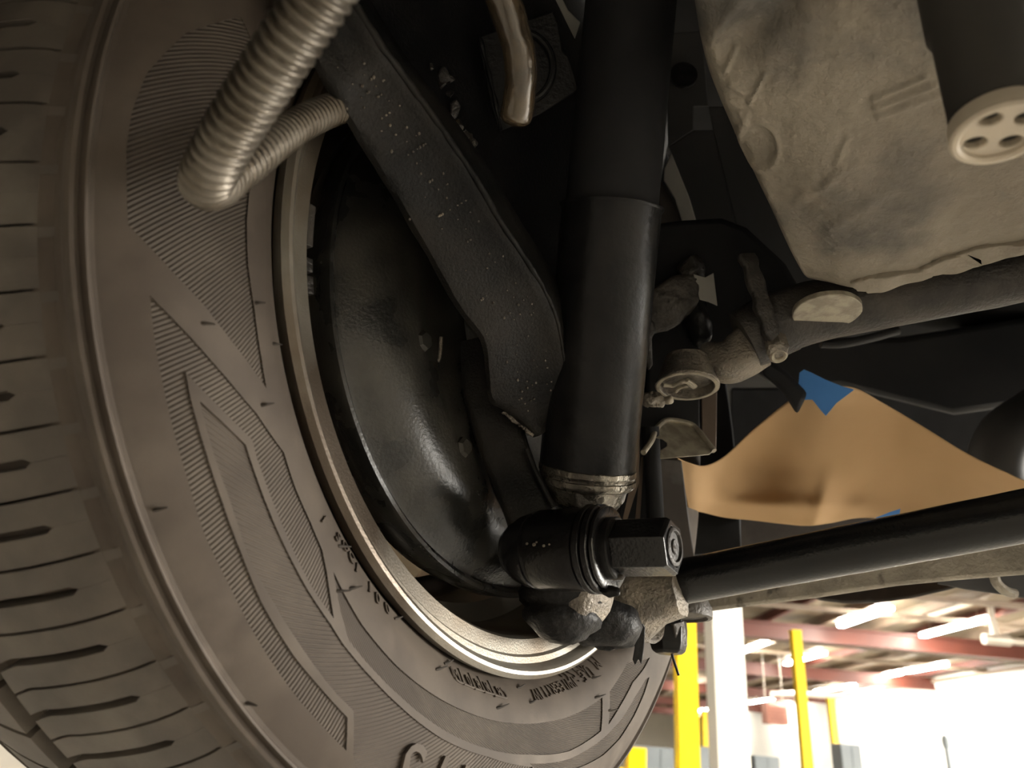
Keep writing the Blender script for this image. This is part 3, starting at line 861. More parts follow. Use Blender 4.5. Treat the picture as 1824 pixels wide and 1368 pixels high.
Q = px(1040, 978, .402)
v, f = lathe(Q, n, [(-.054, .0005), (-.052, .006), (-.048, .0125), (-.042, .0175), (-.035, .0203), (-.0295, .0212), (-.0290, .0203), (-.0265, .0203), (-.0260, .0219), (-.0250, .0223), (.0030, .0223), (.0036, .0214), (.0048, .0214)], 80, False)
build('lower_eye', rough(v, .0004, 110), f, M['rod_black'], sh, smooth=40)

cdir = nrm(-Q - n * (n @ -Q))
for s_, dy, r_ in ((-.0225, .001, .0009), (-.018, .0004, .0012), (-.0165, .0016, .0007), (-.012, -.0004, .0010), (-.0085, .0002, .0007)):
    d_ = nrm(cdir + UP * (dy / .0223 + .12)); p_ = Q + n * s_ + d_ * .0222
    build('paint_chip', *blob(p_, n * r_, np.cross(n, d_) * r_ * .8, d_ * .0004, n=6, m=10), M['cast'], sh)

pb = thing('pivot_bolt', 'long black hex nut and stacked washers on the shock eye', 'bolt', Q + n * .03 - UP * .015)
for s0, s1, r in ((.0048, .0088, .0238), (.0095, .0135, .0236), (.0140, .0168, .0222)):
    v, f = lathe(Q, n, [(s0, r - .003), (s0, r - .0008), (s0 + .0006, r), (s1 - .0006, r), (s1, r - .0008), (s1, r - .004)], 64)
    build('washer', rough(v, .00035, 140), f, M['rod_black'], pb, smooth=40)
v, f = lathe(Q, n, [(.0165, .0165), (.0205, .0165), (.0215, .0158), (.0215, .013)], 48); build('collar', v, f, M['black_gloss'], pb)
v, f = lathe(Q, n, [(.0200, .0140), (.0210, .0150), (.0495, .0150), (.0515, .0138), (.0515, .0105), (.0508, .0105)], 6)
rot = 0
build('hex_nut', v, f, M['rod_black'], pb, smooth=0, bevel=.0006)
v, f = lathe(Q, n, [(.045, .0098), (.0522, .0098), (.0528, .0090), (.0528, .0078), (.0515, .0072), (.0515, .0040), (.0525, .0034), (.0525, .0002)], 32)
build('thread_end', v, f, M['cast_dark'], pb, smooth=40)
# drips of grease caked under the washers
build('grease_drip', *blob(Q + n * .0165 - UP * .0225, n * .0035, A(.004, 0, 0), UP * .003, .001, 300, 3), M['black_gloss'], pb)
build('grease_drip', *blob(Q + n * .0205 - UP * .0152, n * .0018, A(.003, 0, 0), UP * .002, .0006, 300, 5), M['cast_dark'], pb)

# ---- tie rod and its joint
R0, R1 = px(1130, 1052, .505), px(1960, 893, .395)
tr_ = thing('tie_rod', 'glossy black round tie rod running inboard from the lower joint', 'tie rod', px(1100, 1150, .48))
v, f = tube([R0 + (R1 - R0) * u for u in np.linspace(0, 2.3, 60)], [.0145] * 60, 40)
build('rod', rough(v, .00025, 60), f, M['rod_black'], tr_, smooth=50)
tdir = nrm(R1 - R0)
HC = px(1150, 1068, .485)
v, f = lathe(HC, -tdir, [(-.024, .0150), (-.010, .0178), (.002, .0235), (.010, .0262), (.022, .0275), (.032, .0265), (.041, .0215), (.047, .012)], 64)
build('rod_end_housing', rough(rough(v, .0022, 60), .0007, 260), f, M['cast'], tr_, smooth=60)
v, f = lathe(px(1005, 1040, .448), -UP * .9 - tdir * .12 + n * .1, [(-.010, .0150), (-.003, .0200), (.003, .0260), (.008, .0275), (.012, .0262), (.0145, .0225), (.0165, .0220), (.020, .0240), (.0235, .0232), (.027, .0195), (.0285, .0170), (.031, .0150), (.034, .008)], 72)
build('dust_boot', rough(rough(v, .0016, 55, 4), .0006, 240), f, M['rubber_black'], tr_, smooth=50)
v, f = lathe(px(1020, 1052, .443), n * .9 - UP * .5, [(-.020, .0165), (-.012, .0190), (.008, .0195), (.018, .0170), (.021, .012)], 48)
build('eye_neck', rough(rough(v, .0012, 70, 7), .0005, 260), f, M['cast'], tr_, smooth=60)
v, f = lathe(px(1075, 1098, .470), -UP * .85 - tdir * .2 + n * .15, [(-.006, .0235), (.004, .0240), (.010, .0215), (.015, .0190), (.018, .0130), (.0185, .004)], 60, False)
V_ = rough(v, .0026, 75, 9); build('torn_skirt', V_, f, M['rubber_black'], tr_, smooth=45, solid=.0012)
for k, poly in enumerate(([(1126, 1106), (1140, 1098), (1147, 1118), (1148, 1150), (1143, 1183), (1137, 1174), (1131, 1186), (1127, 1176), (1131, 1150), (1121, 1142), (1117, 1122)],
                          [(982, 1108), (996, 1126), (1008, 1137), (1019, 1131), (1023, 1120), (1012, 1104)],
                          [(1036, 1130), (1052, 1146), (1066, 1158), (1086, 1162), (1104, 1152), (1112, 1132), (1080, 1120)])):
    v, f = pslab(poly, (lambda x, y: .466 + (y - 1100) * 2e-5) if k != 1 else .447, .0022)
    build('torn_boot_flap', rough(v, .0012, 150, k), f, M['rubber_black'], tr_, bevel=.0005)
v, f = lathe(px(1160, 1110, .512), tdir * .5 + A(.3, 0, .6), [(-.006, .013), (.002, .0135), (.003, .0115), (.001, .009), (-.003, .0085)], 36)
build('clamp_ring', rough(v, .0006, 140), f, M['cast'], tr_)

st = thing('ball_joint_stud', 'dark ball joint stud with flanged cap and split pin under the tie rod', 'ball joint', px(1200, 1160, .53))
SC = px(1210, 1092, .545)
v, f = lathe(SC, -UP, [(-.012, .020), (-.004, .0235), (0, .0240), (.003, .0236), (.0035, .0205), (.0015, .0190), (.0015, .004)], 56)
build('flanged_cap', rough(v, .0004, 140), f, M['cast_dark'], st)
v, f = lathe(px(1190, 1105, .532), -UP, [(0, .0135), (.006, .014), (.016, .0135), (.021, .012), (.023, .009)], 6)
build('castle_nut', v, f, M['black_gloss'], st, smooth=0, bevel=.0008)
v, f = sweep([px(1203, 1108, .522), px(1209, 1150, .520)], [rrect(.010, .008, .001)] * 2, A(.5, 0, 1))
build('lock_tab', rough(v, .0004, 200), f, M['cast_dark'], st, smooth=30)
v, f = tube(catmull([px(1190, 1140, .525), px(1196, 1162, .522), px(1202, 1182, .52), px(1209, 1203, .518)], 10), .0010, 8)
build('split_pin', v, f, M['black_gloss'], st)

# ---- weathered beam behind the tie rod
db = plane_depth((1200, 1090, .60), (1824, 925, .49), (1824, 1024, .482))
v, f = pslab([(1120, 1085), (1265, 1045), (1480, 990), (1700, 935), (1824, 905), (1960, 880), (2700, 730), (2700, 930), (1960, 1008), (1824, 1024), (1700, 1034), (1596, 1044), (1449, 1066), (1320, 1082), (1265, 1089), (1150, 1100)], db, .03)
o = build('axle_beam', v, f, M['beam'], None, bevel=.003); tag(o, 'weathered grey flat axle beam just behind and below the tie rod', 'beam')
v, f = pslab([(1438, 1060), (1460, 1070), (1500, 1075), (1560, 1075), (1625, 1066), (1690, 1051), (1740, 1036), (1740, 985), (1450, 1000)], plane_depth((1450, 1060, .80), (1740, 1000, .70), (1560, 1075, .74)), .05)
o = build('skid_plate', v, f, M['rust'], None, bevel=.004); tag(o, 'dark curved plate hanging below the weathered beam', 'plate')
t = thing('side_bracket', 'grey flat bracket at the far end of the weathered beam', 'bracket', px(1800, 1062, .62))
v, f = pslab([(1668, 1040), (1720, 1050), (1790, 1060), (1850, 1070), (1960, 1085), (1960, 985), (1700, 1000)], .62, .012); build('plate', v, f, M['dark_grey'], t, bevel=.001)
v, f = tube(catmull([px(1770, 1020, .612), px(1775, 1038, .610), px(1790, 1052, .609), px(1808, 1058, .61)], 12), .004, 10); build('pipe_clip', v, f, M['beam'], t)

# ---- corrugated hose
def clear(x, y, d, o=.026):
    q = px(x, y, 1.0); return px(x, y, min(d, float(((C + n * o) @ n) / (q @ n))))


hp = catmull([clear(*q) for q in ((690, -200, .178), (640, -120, .185), (564, 0, .195), (508, 85, .203), (455, 165, .212), (408, 240, .221), (378, 296, .230), (366, 326, .240), (386, 327, .25), (424, 302, .262), (475, 262, .278), (530, 224, .30), (590, 196, .335), (650, 182, .352), (720, 180, .37))], 900)
ds = np.r_[0, np.cumsum(np.linalg.norm(np.diff(hp, axis=0), axis=1))]; Ltot = ds[-1]
N_ = int(Ltot / .00045); u = np.linspace(0, Ltot, N_)
hp = np.stack([np.interp(u, ds, hp[:, k]) for k in range(3)], 1)
pitch = np.interp(u, [0, Ltot * .55, Ltot], [.0036, .0036, .0028])
ph = np.cumsum(np.r_[0, np.diff(u)] / pitch) * 2 * math.pi
amp = np.interp(u, [0, .45 * Ltot, .5 * Ltot, .58 * Ltot, Ltot], [.00105, .00095, .00045, .0006, .0006])
rr = np.interp(u, [0, .4 * Ltot, .7 * Ltot, Ltot], [.0074, .0076, .0066, .0064]) + amp * np.sign(np.sin(ph)) * np.abs(np.sin(ph)) ** .6
rr[:3] *= .9
hh = thing('corrugated_hose', 'ribbed metal conduit hose bent back on itself before the tyre', 'hose', px(365, 350, .318))
v, f = tube(hp, rr, 28); build('ribbed_sleeve', v, f, M['hose'], hh, smooth=60)

# ---- bent hanger rod and its bracket
br = thing('hanger_rod', 'oily glossy bent rod with rounded end hanging from above', 'rod', px(920, 230, .35))
pt = catmull([px(858, -140, .32), px(884, -40, .328), px(903, 20, .333), px(922, 80, .338), px(928, 130, .343), px(925, 175, .348), px(919, 205, .351), px(914, 226, .353)], 60)
rad = [.0076] * 52 + [.0076 * math.sqrt(max(1 - (k / 8) ** 2, .02)) for k in range(1, 9)]
v, f = tube(pt, rad, 28); build('rod', rough(v, .0007, 90), f, M['rod'], br, smooth=60)
bk_ = thing('hanger_bracket', 'black creased sheet bracket with pressed ring behind the hanger rod', 'bracket', px(955, 240, .42))
v, f = pslab([(850, 66), (985, 20), (995, 45), (1003, 92), (1013, 101), (1032, 160), (960, 205), (888, 236), (872, 180), (858, 110)], .425, .004); build('sheet', v, f, M['black'], bk_, bevel=.0008)
v, f = tube([px(930 + 55 * math.cos(a), 120 + 62 * math.sin(a), .4235) for a in np.linspace(-1.4, 1.5, 24)], .0022, 10); build('pressed_ring', v, f, M['black'], bk_)
v, f = tube(catmull([px(855, 68, .423), px(868, 120, .423), px(880, 170, .423), px(892, 232, .423)], 20), [.0012 + .0006 * math.sin(i) for i in range(20)], 8); build('folded_edge', v, f, M['black'], bk_)
v, f = pslab([(980, -20), (1000, -6), (1012, 18), (1034, 40), (1024, 70), (1006, 34)], .455, .004)
o = build('shim_plate', v, f, M['grey'], None, bevel=.0005); tag(o, 'small grey metal shim showing above the creased bracket', 'plate')

# ---- tan coated tank
tank = thing('fuel_tank', 'tan undercoated tank with scraped corner over the steering casting', 'tank', px(1600, 520, .45))
lc = [(1222, -80), (1232, 20), (1248, 110), (1272, 180), (1312, 270), (1368, 385), (1405, 460), (1428, 500)]
ld = [.325, .345, .365, .38, .40, .43, .452, .462]
bc = [(1428, 500), (1470, 512), (1530, 524), (1620, 506), (1720, 483), (1824, 460), (1960, 428)]
bd = [.462, .456, .448, .436, .424, .41, .395]
rc = [(1960, -80), (1960, 180), (1960, 428)]; rd = [.245, .315, .395]
tcv = [(1222, -80), (1600, -80), (1960, -80)]; td = [.325, .282, .245]
NU, NV = 200, 160
mk = lambda c, d, k: catmull([px(x, y, q) for (x, y), q in zip(c, d)], k)
cl, cr, ct, cb = mk(lc, ld, NV + 1), mk(rc, rd, NV + 1), mk(tcv, td, NU + 1), mk(bc, bd, NU + 1)
G = np.zeros((NV + 1, NU + 1, 3))
for j in range(NV + 1):
    v_ = j / NV
    for i in range(NU + 1):
        u_ = i / NU
        G[j, i] = (1 - u_) * cl[j] + u_ * cr[j] + (1 - v_) * ct[i] + v_ * cb[i] - ((1 - u_) * (1 - v_) * cl[0] + u_ * (1 - v_) * cr[0] + (1 - u_) * v_ * cl[-1] + u_ * v_ * cr[-1])
nn = nrm(np.cross(G[NV // 2, NU] - G[NV // 2, 0], G[0, NU // 2] - G[NV, NU // 2]))
if nn[2] < 0: nn = -nn
G0 = G.copy()


def seg_dist(p, a, b):
    p, a, b = A(*p), A(*a), A(*b); t_ = min(max(((p - a) @ (b - a)) / ((b - a) @ (b - a)), 0), 1); return np.linalg.norm(p - a - (b - a) * t_)


SCR = [((1556, 178), (1650, 136), 5, .0011), ((1560, 192), (1668, 152), 5, .0012), ((1566, 207), (1690, 165), 6, .0010), ((1335, 182), (1362, 133), 4, .0014), ((1318, 200), (1330, 215), 5, .0014), ((1292, 125), (1308, 95), 5, .0018), ((1300, 150), (1325, 165), 5, .0010), ((1310, 240), (1330, 205), 5, .0014), ((1490, 290), (1512, 240), 6, .0008), ((1470, 330), (1500, 300), 6, .0008), ((1420, 360), (1530, 290), 8, .0007), ((1480, 410), (1600, 330), 10, .0008)]
for j in range(NV + 1):
    for i in range(NU + 1):
        p = G0[j, i]; X = IW / 2 + p[0] / -p[2] * F; Y = IH / 2 - p[1] / -p[2] * F
        h = .0007 * noise.noise(Vector((p * 45).tolist())) + .0016 * noise.noise(Vector((p * 14).tolist()))
        r_ = math.hypot((X - 1350) / 34, (Y - 262) / 40)
        h += -.0022 * max(0, 1 - r_ ** 4) + .0014 * math.exp(-((r_ - 1.08) / .12) ** 2)
        dch = seg_dist((X, Y), (1300, 110), (1350, 40)) if False else seg_dist((X, Y), (1310, 85), (1450, -40))
        h += -.006 * math.exp(-(dch / 34) ** 2)
        h += .003 * math.exp(-(seg_dist((X, Y), (1268, 70), (1312, 10)) / 16) ** 2)
        for a, b, wd, hg in SCR:
            dd = seg_dist((X, Y), a, b)
            if dd < wd * 3: h += 1.5 * hg * math.exp(-(dd / wd) ** 2)
        ed = min(i / 13.0, 1); h += -.0075 * (1 - ed) ** 2
        eb = min((NV - j) / 9.0, 1); h += -.004 * (1 - eb) ** 2
        G[j, i] = p + nn * h
V = [p for row in G for p in row]; Fc = []
st_ = NU + 1
for j in range(NV):
    for i in range(NU): Fc.append((j * st_ + i, j * st_ + i + 1, (j + 1) * st_ + i + 1, (j + 1) * st_ + i))
loop = [i for i in range(st_)] + [j * st_ + NU for j in range(1, NV + 1)] + [NV * st_ + i for i in range(NU - 1, -1, -1)] + [j * st_ for j in range(NV - 1, 0, -1)]
cen = np.mean(V, 0); prev = loop
for dpt, grow in ((.006, -.002), (.02, -.004), (.11, -.02)):
    k0 = len(V)
    for li in loop: V.append(V[li] - nn * dpt + nrm(cen - V[li]) * (-grow))
    cur = list(range(k0, k0 + len(loop)))
    for a in range(len(loop)):
        b = (a + 1) % len(loop); Fc.append((prev[a], prev[b], cur[b], cur[a]))
    prev = cur
Fc.append(tuple(prev))
build('tank_shell', V, Fc, M['tan'], tank, smooth=60)
pth = np.array([G[NV - 9 - int(3 * math.sin(i * .05)), i] + nn * .0008 for i in range(60, NU + 1)])
v, f = sweep(pth, [rrect((.0050 + .0010 * math.sin(i * .31)) * min(1, .3 + i / 24), (.0125 + .003 * math.sin(i * .1)) * min(1, .25 + i / 30), .0009) for i in range(len(pth))], nrm(np.cross(nn, pth[-1] - pth[0])))
build('sealer_bead', rough(v, .0016, 70), f, M['tan'], tank, smooth=60)

dt = thing('drain_tube', 'black tube with cream slotted end cap hanging before the tank', 'tube', px(1780, 280, .25))
T0_, T1_ = px(1712, -60, .262), px(1782, 234, .233); ta = nrm(T1_ - T0_); TL = np.linalg.norm(T1_ - T0_)
v, f = lathe(T0_, ta, [(0, .0150), (.028, .0150), (.030, .0136), (TL - .008, .0134), (TL - .007, .0128), (TL - .003, .0128), (TL - .003, .010)], 56)
build('tube_body', v, f, M['dark_grey'] if False else material('dull_brown_black_plastic', (0.022, 0.020, 0.017), (0.03, 0.027, 0.022), 0.6, nscale=20), dt, smooth=40)
# cap: disc with four slots
E1 = nrm(A(1, .35, 0) - ta * (ta @ A(1, .35, 0))); E2 = np.cross(ta, E1)
vv, ff = [], []
def addpoly(pts):
    k = len(vv); vv.extend(Vector(p) for p in pts); ff.append(list(range(k, k + len(pts))))
addpoly([(math.cos(a), math.sin(a)) for a in np.linspace(0, 2 * math.pi, 48, endpoint=False)])
for q in range(4):
    a0 = math.pi / 4 + q * math.pi / 2
    addpoly([(.52 * math.cos(a0) + .20 * math.cos(b) * 1.2, .52 * math.sin(a0) + .20 * math.sin(b)) for b in np.linspace(0, 2 * math.pi, 16, endpoint=False)])
cv, ce, cf, _, _, cof = delaunay_2d_cdt(vv, [], ff, 0, 1e-7)
keep = [f_ for f_, o_ in zip(cf, cof) if o_ == [0]]
P = np.array([T1_ + (E1 * p[0] + E2 * p[1]) * .0143 for p in cv])
V = np.vstack([P, P - ta * .005]); m_ = len(P); Fc = list(keep) + [tuple(i + m_ for i in f_[::-1]) for f_ in keep]
cnt = {}
for f_ in keep:
    for i in range(3):
        e = (f_[i], f_[(i + 1) % 3]); cnt.setdefault(tuple(sorted(e)), []).append(e)
for k_, e in cnt.items():
    if len(e) == 1: a, b = e[0]; Fc.append((a, b, b + m_, a + m_))
build('slotted_cap', V, Fc, M['plug'], dt, smooth=30, bevel=.0006)
v, f = tube([T1_ + (E1 * math.cos(a) + E2 * math.sin(a)) * .0128 + ta * .0004 for a in np.linspace(0, 2 * math.pi, 49)], .0017, 8, False)
build('cap_rim', v, f, M['plug'], dt)

# ---- steering casting below the tank
sc = thing('steering_casting', 'dirty cast steering arm with ringed boss below the tan tank', 'steering arm', px(1350, 660, .5))
s0_ = px(1824, 482, .455); s1_ = px(1990, 440, .43)
pth = catmull([s1_ + (s1_ - s0_) * 5, s1_ + (s1_ - s0_) * 2.5, s1_, px(1824, 482, .455), px(1700, 508, .468), px(1600, 527, .478), px(1500, 545, .488), px(1430, 560, .494), px(1370, 580, .498)], 50)
v, f = tube(pth, [float(np.interp(k, [0, 22, 33, 42, 49], [.019, .019, .0195, .021, .0215])) for k in range(50)], 44)
build('main_tube', rough(v, .0005, 90), f, M['cast_dark'], sc, smooth=60)
pth = catmull([px(1395, 570, .497), px(1345, 596, .500), px(1326, 606, .501)], 12)
v, f = tube(pth, list(np.linspace(.0225, .0205, 12)), 40); build('collar', rough(v, .0004, 90), f, M['cast_dark'], sc, smooth=40)
pth = catmull([px(1345, 615, .502), px(1310, 640, .503), px(1285, 650, .506) + UP * .002, px(1262, 656, .512) + UP * .006], 16)
v, f = sweep(pth, [rrect(.028, .030 - .008 * k / 15, .008) for k in range(16)], UP); build('arm', rough(v, .0007, 90), f, M['cast'], sc, smooth=50)
BC = px(1224, 686, .500)
v, f = lathe(BC, -UP, [(-.020, .0150), (-.004, .0195), (.0, .0215), (.0012, .0212), (.0012, .0180), (-.005, .0172), (-.005, .001)], 64)
build('ring_boss', rough(v, .0004, 160), f, M['cast'], sc, smooth=35)
v, f = lathe(BC, -UP, [(.0002, .0208), (.0016, .0205), (.0016, .0184), (.0002, .0180)], 64, False); build('ring_face', v, f, M['bare'], sc, smooth=35)
dpl = lambda x, y: ((BC - UP * -.0) @ UP - .001) / (px(x, y, 1.0) @ UP)
def onboss(x, y, o=0.0):
    q = px(x, y, 1.0); return q * (((BC - UP * o) @ UP) / (q @ UP))
for seg in ([(1182, 686), (1198, 687), (1212, 680), (1224, 681), (1236, 690)], [(1204, 697), (1208, 692), (1218, 688), (1226, 687)], [(1224, 677), (1232, 682), (1239, 688)]):
    v, f = tube(catmull([onboss(x, y, -.0012) for x, y in seg], 16), .0014, 8); build('cast_mark', v, f, M['bare'], sc)
PC = px(1472, 551, .466) - UP * .003
pv_ = [PC + (nrm(A(1, .12, 0) - UP * (UP @ A(1, .12, 0))) * math.cos(a) + nrm(np.cross(UP, A(1, .12, 0))) * math.sin(a)) * .0205 for a in np.linspace(0, 2 * math.pi, 40, endpoint=False)]
v, f = slab(pv_, UP * .004); build('machined_pad', rough(v, .0003, 200), f, M['bare'], sc, smooth=30, bevel=.0006)
pth = catmull([px(1330, 455, .492), px(1345, 500, .484), px(1360, 550, .477), px(1375, 595, .474), px(1388, 622, .476)], 30)
v, f = sweep(pth, [rrect(.011 + .002 * math.sin(i), .006, .002) for i in range(30)], A(.2, 0, 1)); build('clamp_strap', rough(v, .0011, 120), f, M['cast_dark'], sc, smooth=50)
v, f = lathe(px(1384, 618, .474), -UP * .9 + A(0, 0, .4), [(-.008, .007), (.003, .0075), (.0045, .006)], 6); build('clamp_bolt', rough(v, .0006, 200), f, M['cast'], sc, smooth=0)
v, f = lathe(px(1386, 632, .474), -UP * .8 + A(0, 0, .6), [(-.003, .0058), (.001, .0058), (.0022, .0045), (.0015, .003), (-.001, .002)], 24); build('clamp_nut', rough(v, .0004, 200), f, M['bare'], sc)
build('weld_drip', *blob(px(1163, 712, .497), A(.008, 0, 0), A(0, .005, 0), A(0, 0, .006), .003, 200, 4), M['cast'], sc)
build('weld_drip', *blob(px(1190, 713, .495), A(.0035, 0, 0), A(0, .003, 0), A(0, 0, .003), .001, 200, 9), M['bare'], sc)

# ---- dark brackets and plates between the shock and the tank
v, f = pslab([(1150, 400), (1215, 392), (1285, 388), (1330, 405), (1400, 470), (1440, 540), (1400, 580), (1330, 600), (1300, 640), (1200, 690), (1150, 720)], plane_depth((1150, 400, .545), (1440, 540, .53), (1150, 720, .56)), .05)
o = build('subframe_bracket', rough(v, .0, 1), f, M['black_dull'], None, bevel=.004); tag(o, 'black subframe bracket behind the shock tube and steering arm', 'bracket')
t = thing('engine_mount', 'greasy cast mount lump with gold sheen right of the shock tube', 'mount', px(1200, 600, .53))
V_, F_ = blob(px(1190, 540, .53), nrm(A(.8, .6, 0)) * .030, nrm(A(.6, -.8, 0)) * .017, A(0, 0, .014), .004, 60, 11, 30, 40); build('casting', rough(V_, .0012, 260), F_, M['cast_dark'], t, smooth=60)
V_, F_ = blob(px(1240, 565, .532), nrm(A(.2, -1, 0)) * .022, A(.010, 0, 0), A(0, 0, .012), .003, 80, 14, 24, 30); build('casting_foot', rough(V_, .001, 260), F_, M['black'], t, smooth=60)
V_, F_ = blob(px(1232, 478, .53), A(.009, 0, 0), A(0, .010, 0), A(0, 0, .008), .003, 120, 15); build('bolt_lump', V_, F_, M['cast_dark'], t, smooth=60)
v, f = pslab([(1235, 488), (1256, 494), (1271, 486), (1278, 545), (1262, 538), (1246, 534)], .522, .004)
o = build('spacer_plate', v, f, M['grey'], None, bevel=.0005); tag(o, 'small grey spacer plate beside the greasy mount lump', 'plate')
v, f = pslab([(1150, 560), (1166, 575), (1170, 590), (1160, 600), (1163, 650), (1155, 662), (1146, 640)], .515, .012)
o = build('weld_lug', rough(v, .001, 100), f, M['cast_dark'], None, bevel=.002); tag(o, 'rough dark lug at the right edge of the shock tube', 'lug')

t = thing('inner_panel', 'dark inner panel with square opening between shock and tank', 'panel', px(1280, 470, .66))
v, f = join([pslab([(1186, 60), (1250, 55), (1262, 190), (1236, 190), (1236, 232), (1190, 262)], .66, .006), pslab([(1262, 190), (1330, 190), (1470, 520), (1330, 480), (1270, 232)], .66, .006),
             pslab([(1190, 262), (1236, 232), (1270, 232), (1330, 480), (1240, 400), (1195, 270)], .66, .006)])
build('sheet', v, f, M['dark_grey'], t, bevel=.001)
v, f = lathe(px(1217, 136, .655), A(0, .2, 1), [(0, .012), (.003, .012), (.003, .008)], 24); build('grommet', v, f, M['rubber_black'], t)
v, f = pslab([(1183, 300), (1196, 272), (1204, 292), (1228, 352), (1242, 400), (1216, 400), (1202, 355), (1182, 322)], .645, .004)
o = build('trim_strip', v, f, M['grey'], None, bevel=.0008); tag(o, 'pale grey strip showing between shock top and dark panel', 'strip')
v, f = pslab([(1176, 320), (1198, 352), (1222, 402), (1170, 402)], .65, .004)
o = build('rust_gusset', v, f, M['rust'], None, bevel=.0008); tag(o, 'rusty triangular gusset beside the pale grey strip', 'gusset')

# U shaped bracket and the struts beneath it
t = thing('saddle_bracket', 'pale grey notched saddle bracket right of the shock tube foot', 'bracket', px(1210, 815, .55))
dsd = plane_depth((1150, 800, .530), (1270, 805, .55), (1195, 750, .57))
v, f = pslab([(1140, 806), (1148, 801), (1158, 786), (1167, 766), (1178, 753), (1193, 748), (1230, 755), (1244, 768), (1258, 786), (1272, 803), (1263, 810), (1176, 818), (1176, 802), (1188, 795), (1188, 789), (1180, 783), (1168, 780), (1158, 792), (1148, 806)], dsd, .004)
build('saddle', v, f, M['bare'], t, bevel=.0006)
v, f = tube(catmull([px(x, y, dsd(x, y) - .002) for x, y in ((1146, 806), (1160, 786), (1168, 766), (1180, 752), (1195, 748), (1229, 755), (1244, 767), (1258, 785), (1272, 803))], 40), .0021, 10); build('rolled_edge', v, f, M['bare'], t)
v, f = tube([px(1158, 760, .553), px(1164, 860, .550), px(1172, 1010, .546)], .0066, 20)
o = build('strut_rod', v, f, M['black_dull'], None); tag(o, 'slim black vertical rod below the notched saddle bracket', 'rod')
v, f = pslab([(1118, 690), (1246, 690), (1246, 812), (1190, 816), (1190, 1010), (1090, 1010), (1104, 900)], .576, .005)
o = build('dark_backing', v, f, M['black_dull'], None, bevel=.001); tag(o, 'black plate added behind the slim vertical rod to hide the lit tyre', 'plate')  # dark sheet added to cover the lit tyre behind it
v, f = pslab([(1172, 815), (1214, 820), (1228, 930), (1244, 1040), (1184, 1040)], .566, .008)
o = build('rusty_web', v, f, M['rust'], None, bevel=.001); tag(o, 'brown rusty web plate behind the black vertical rod', 'plate')
for poly, lab in (([(1128, 690), (1142, 690), (1138, 860), (1116, 930), (1108, 930), (1126, 850)], 'thin brown strip hugging the right edge of the shock tube'), ([(1142, 815), (1147, 812), (1140, 930), (1130, 940)], 'narrow tan strip between shock foot and black vertical rod')):
    v, f = pslab(poly, .540 if 'hugging' in lab else .556, .004)
    o = build('brown_strip', v, f, M['brown'], None); tag(o, lab, 'strip')
v, f = pslab([(1248, 650), (1278, 650), (1276, 800), (1250, 800)], .60, .008)
o = build('brown_post', v, f, M['brown'], None, bevel=.001); tag(o, 'short brown upright behind the saddle bracket and ringed boss', 'post')
v, f = pslab([(1212, 815), (1300, 880), (1450, 920), (1560, 915), (1560, 960), (1450, 1030), (1300, 1050), (1225, 1050)], .90, .02)
o = build('rusty_crossplate', v, f, M['rust'], None, bevel=.003); tag(o, 'brown grey crossplate beneath the masking paper', 'plate')

# ---- masking paper and tape
topc = [(1206, 815), (1228, 824), (1256, 829), (1292, 811), (1345, 762), (1425, 700), (1470, 690), (1520, 690), (1570, 716), (1640, 757), (1720, 806), (1790, 840), (1850, 862), (2050, 905)]
botc = [(1226, 908), (1250, 912), (1290, 921), (1340, 926), (1400, 933), (1440, 936), (1480, 931), (1530, 922), (1600, 925), (1660, 930), (1730, 930), (1800, 930), (1860, 935), (2050, 955)]
NU, NV = 120, 46
tc_ = catmull([A(*p) for p in topc], NU + 1); bc_ = catmull([A(*p) for p in botc], NU + 1)
V = []
for j in range(NV + 1):
    v_ = j / NV
    for i in range(NU + 1):
        x, y = tc_[i] * (1 - v_) + bc_[i] * v_
        rx_ = 1478 - 30 * ((y - 740) / 160)                       # ridge line below the tape
        d_ = .665 + .085 * v_ - .045 * math.exp(-((x - rx_) / 95) ** 2) * (1 - .3 * v_)
        d_ += -.03 * max(0, (x - 1560) / 300)
        d_ += .025 * math.exp(-((x - 1360) / 60) ** 2 - ((y - 830) / 50) ** 2)
        d_ += -.016 * math.exp(-((y - (898 + (x - 1300) * .02)) / 16) ** 2) * math.exp(-((x - 1380) / 140) ** 2)
        d_ += .006 * math.exp(-((x - 1500 - (900 - y) * .8) / 22) ** 2) * max(0, min(1, (y - 830) / 60)) - .008 * math.exp(-((x - 1460 - (900 - y) * .3) / 14) ** 2) * max(0, min(1, (y - 820) / 60))
        d_ += .012 * math.exp(-((x - 1262) / 22) ** 2) * math.sin((y - 820) / 14.0) * .5
        d_ += .004 * noise.noise(Vector((x / 70, y / 60, 1.0))) + .02 * math.exp(-((x - 1216) / 20) ** 2) - .11 * math.exp(-((x - 1206) / 55) ** 2)
        V.append(px(x, y, d_))
Fc = [(j * (NU + 1) + i, j * (NU + 1) + i + 1, (j + 1) * (NU + 1) + i + 1, (j + 1) * (NU + 1) + i) for j in range(NV) for i in range(NU)]
o = build('masking_paper', V, Fc, M['paper'], None, smooth=60, solid=.0006); tag(o, 'draped brown masking paper peaked under blue tape', 'paper')
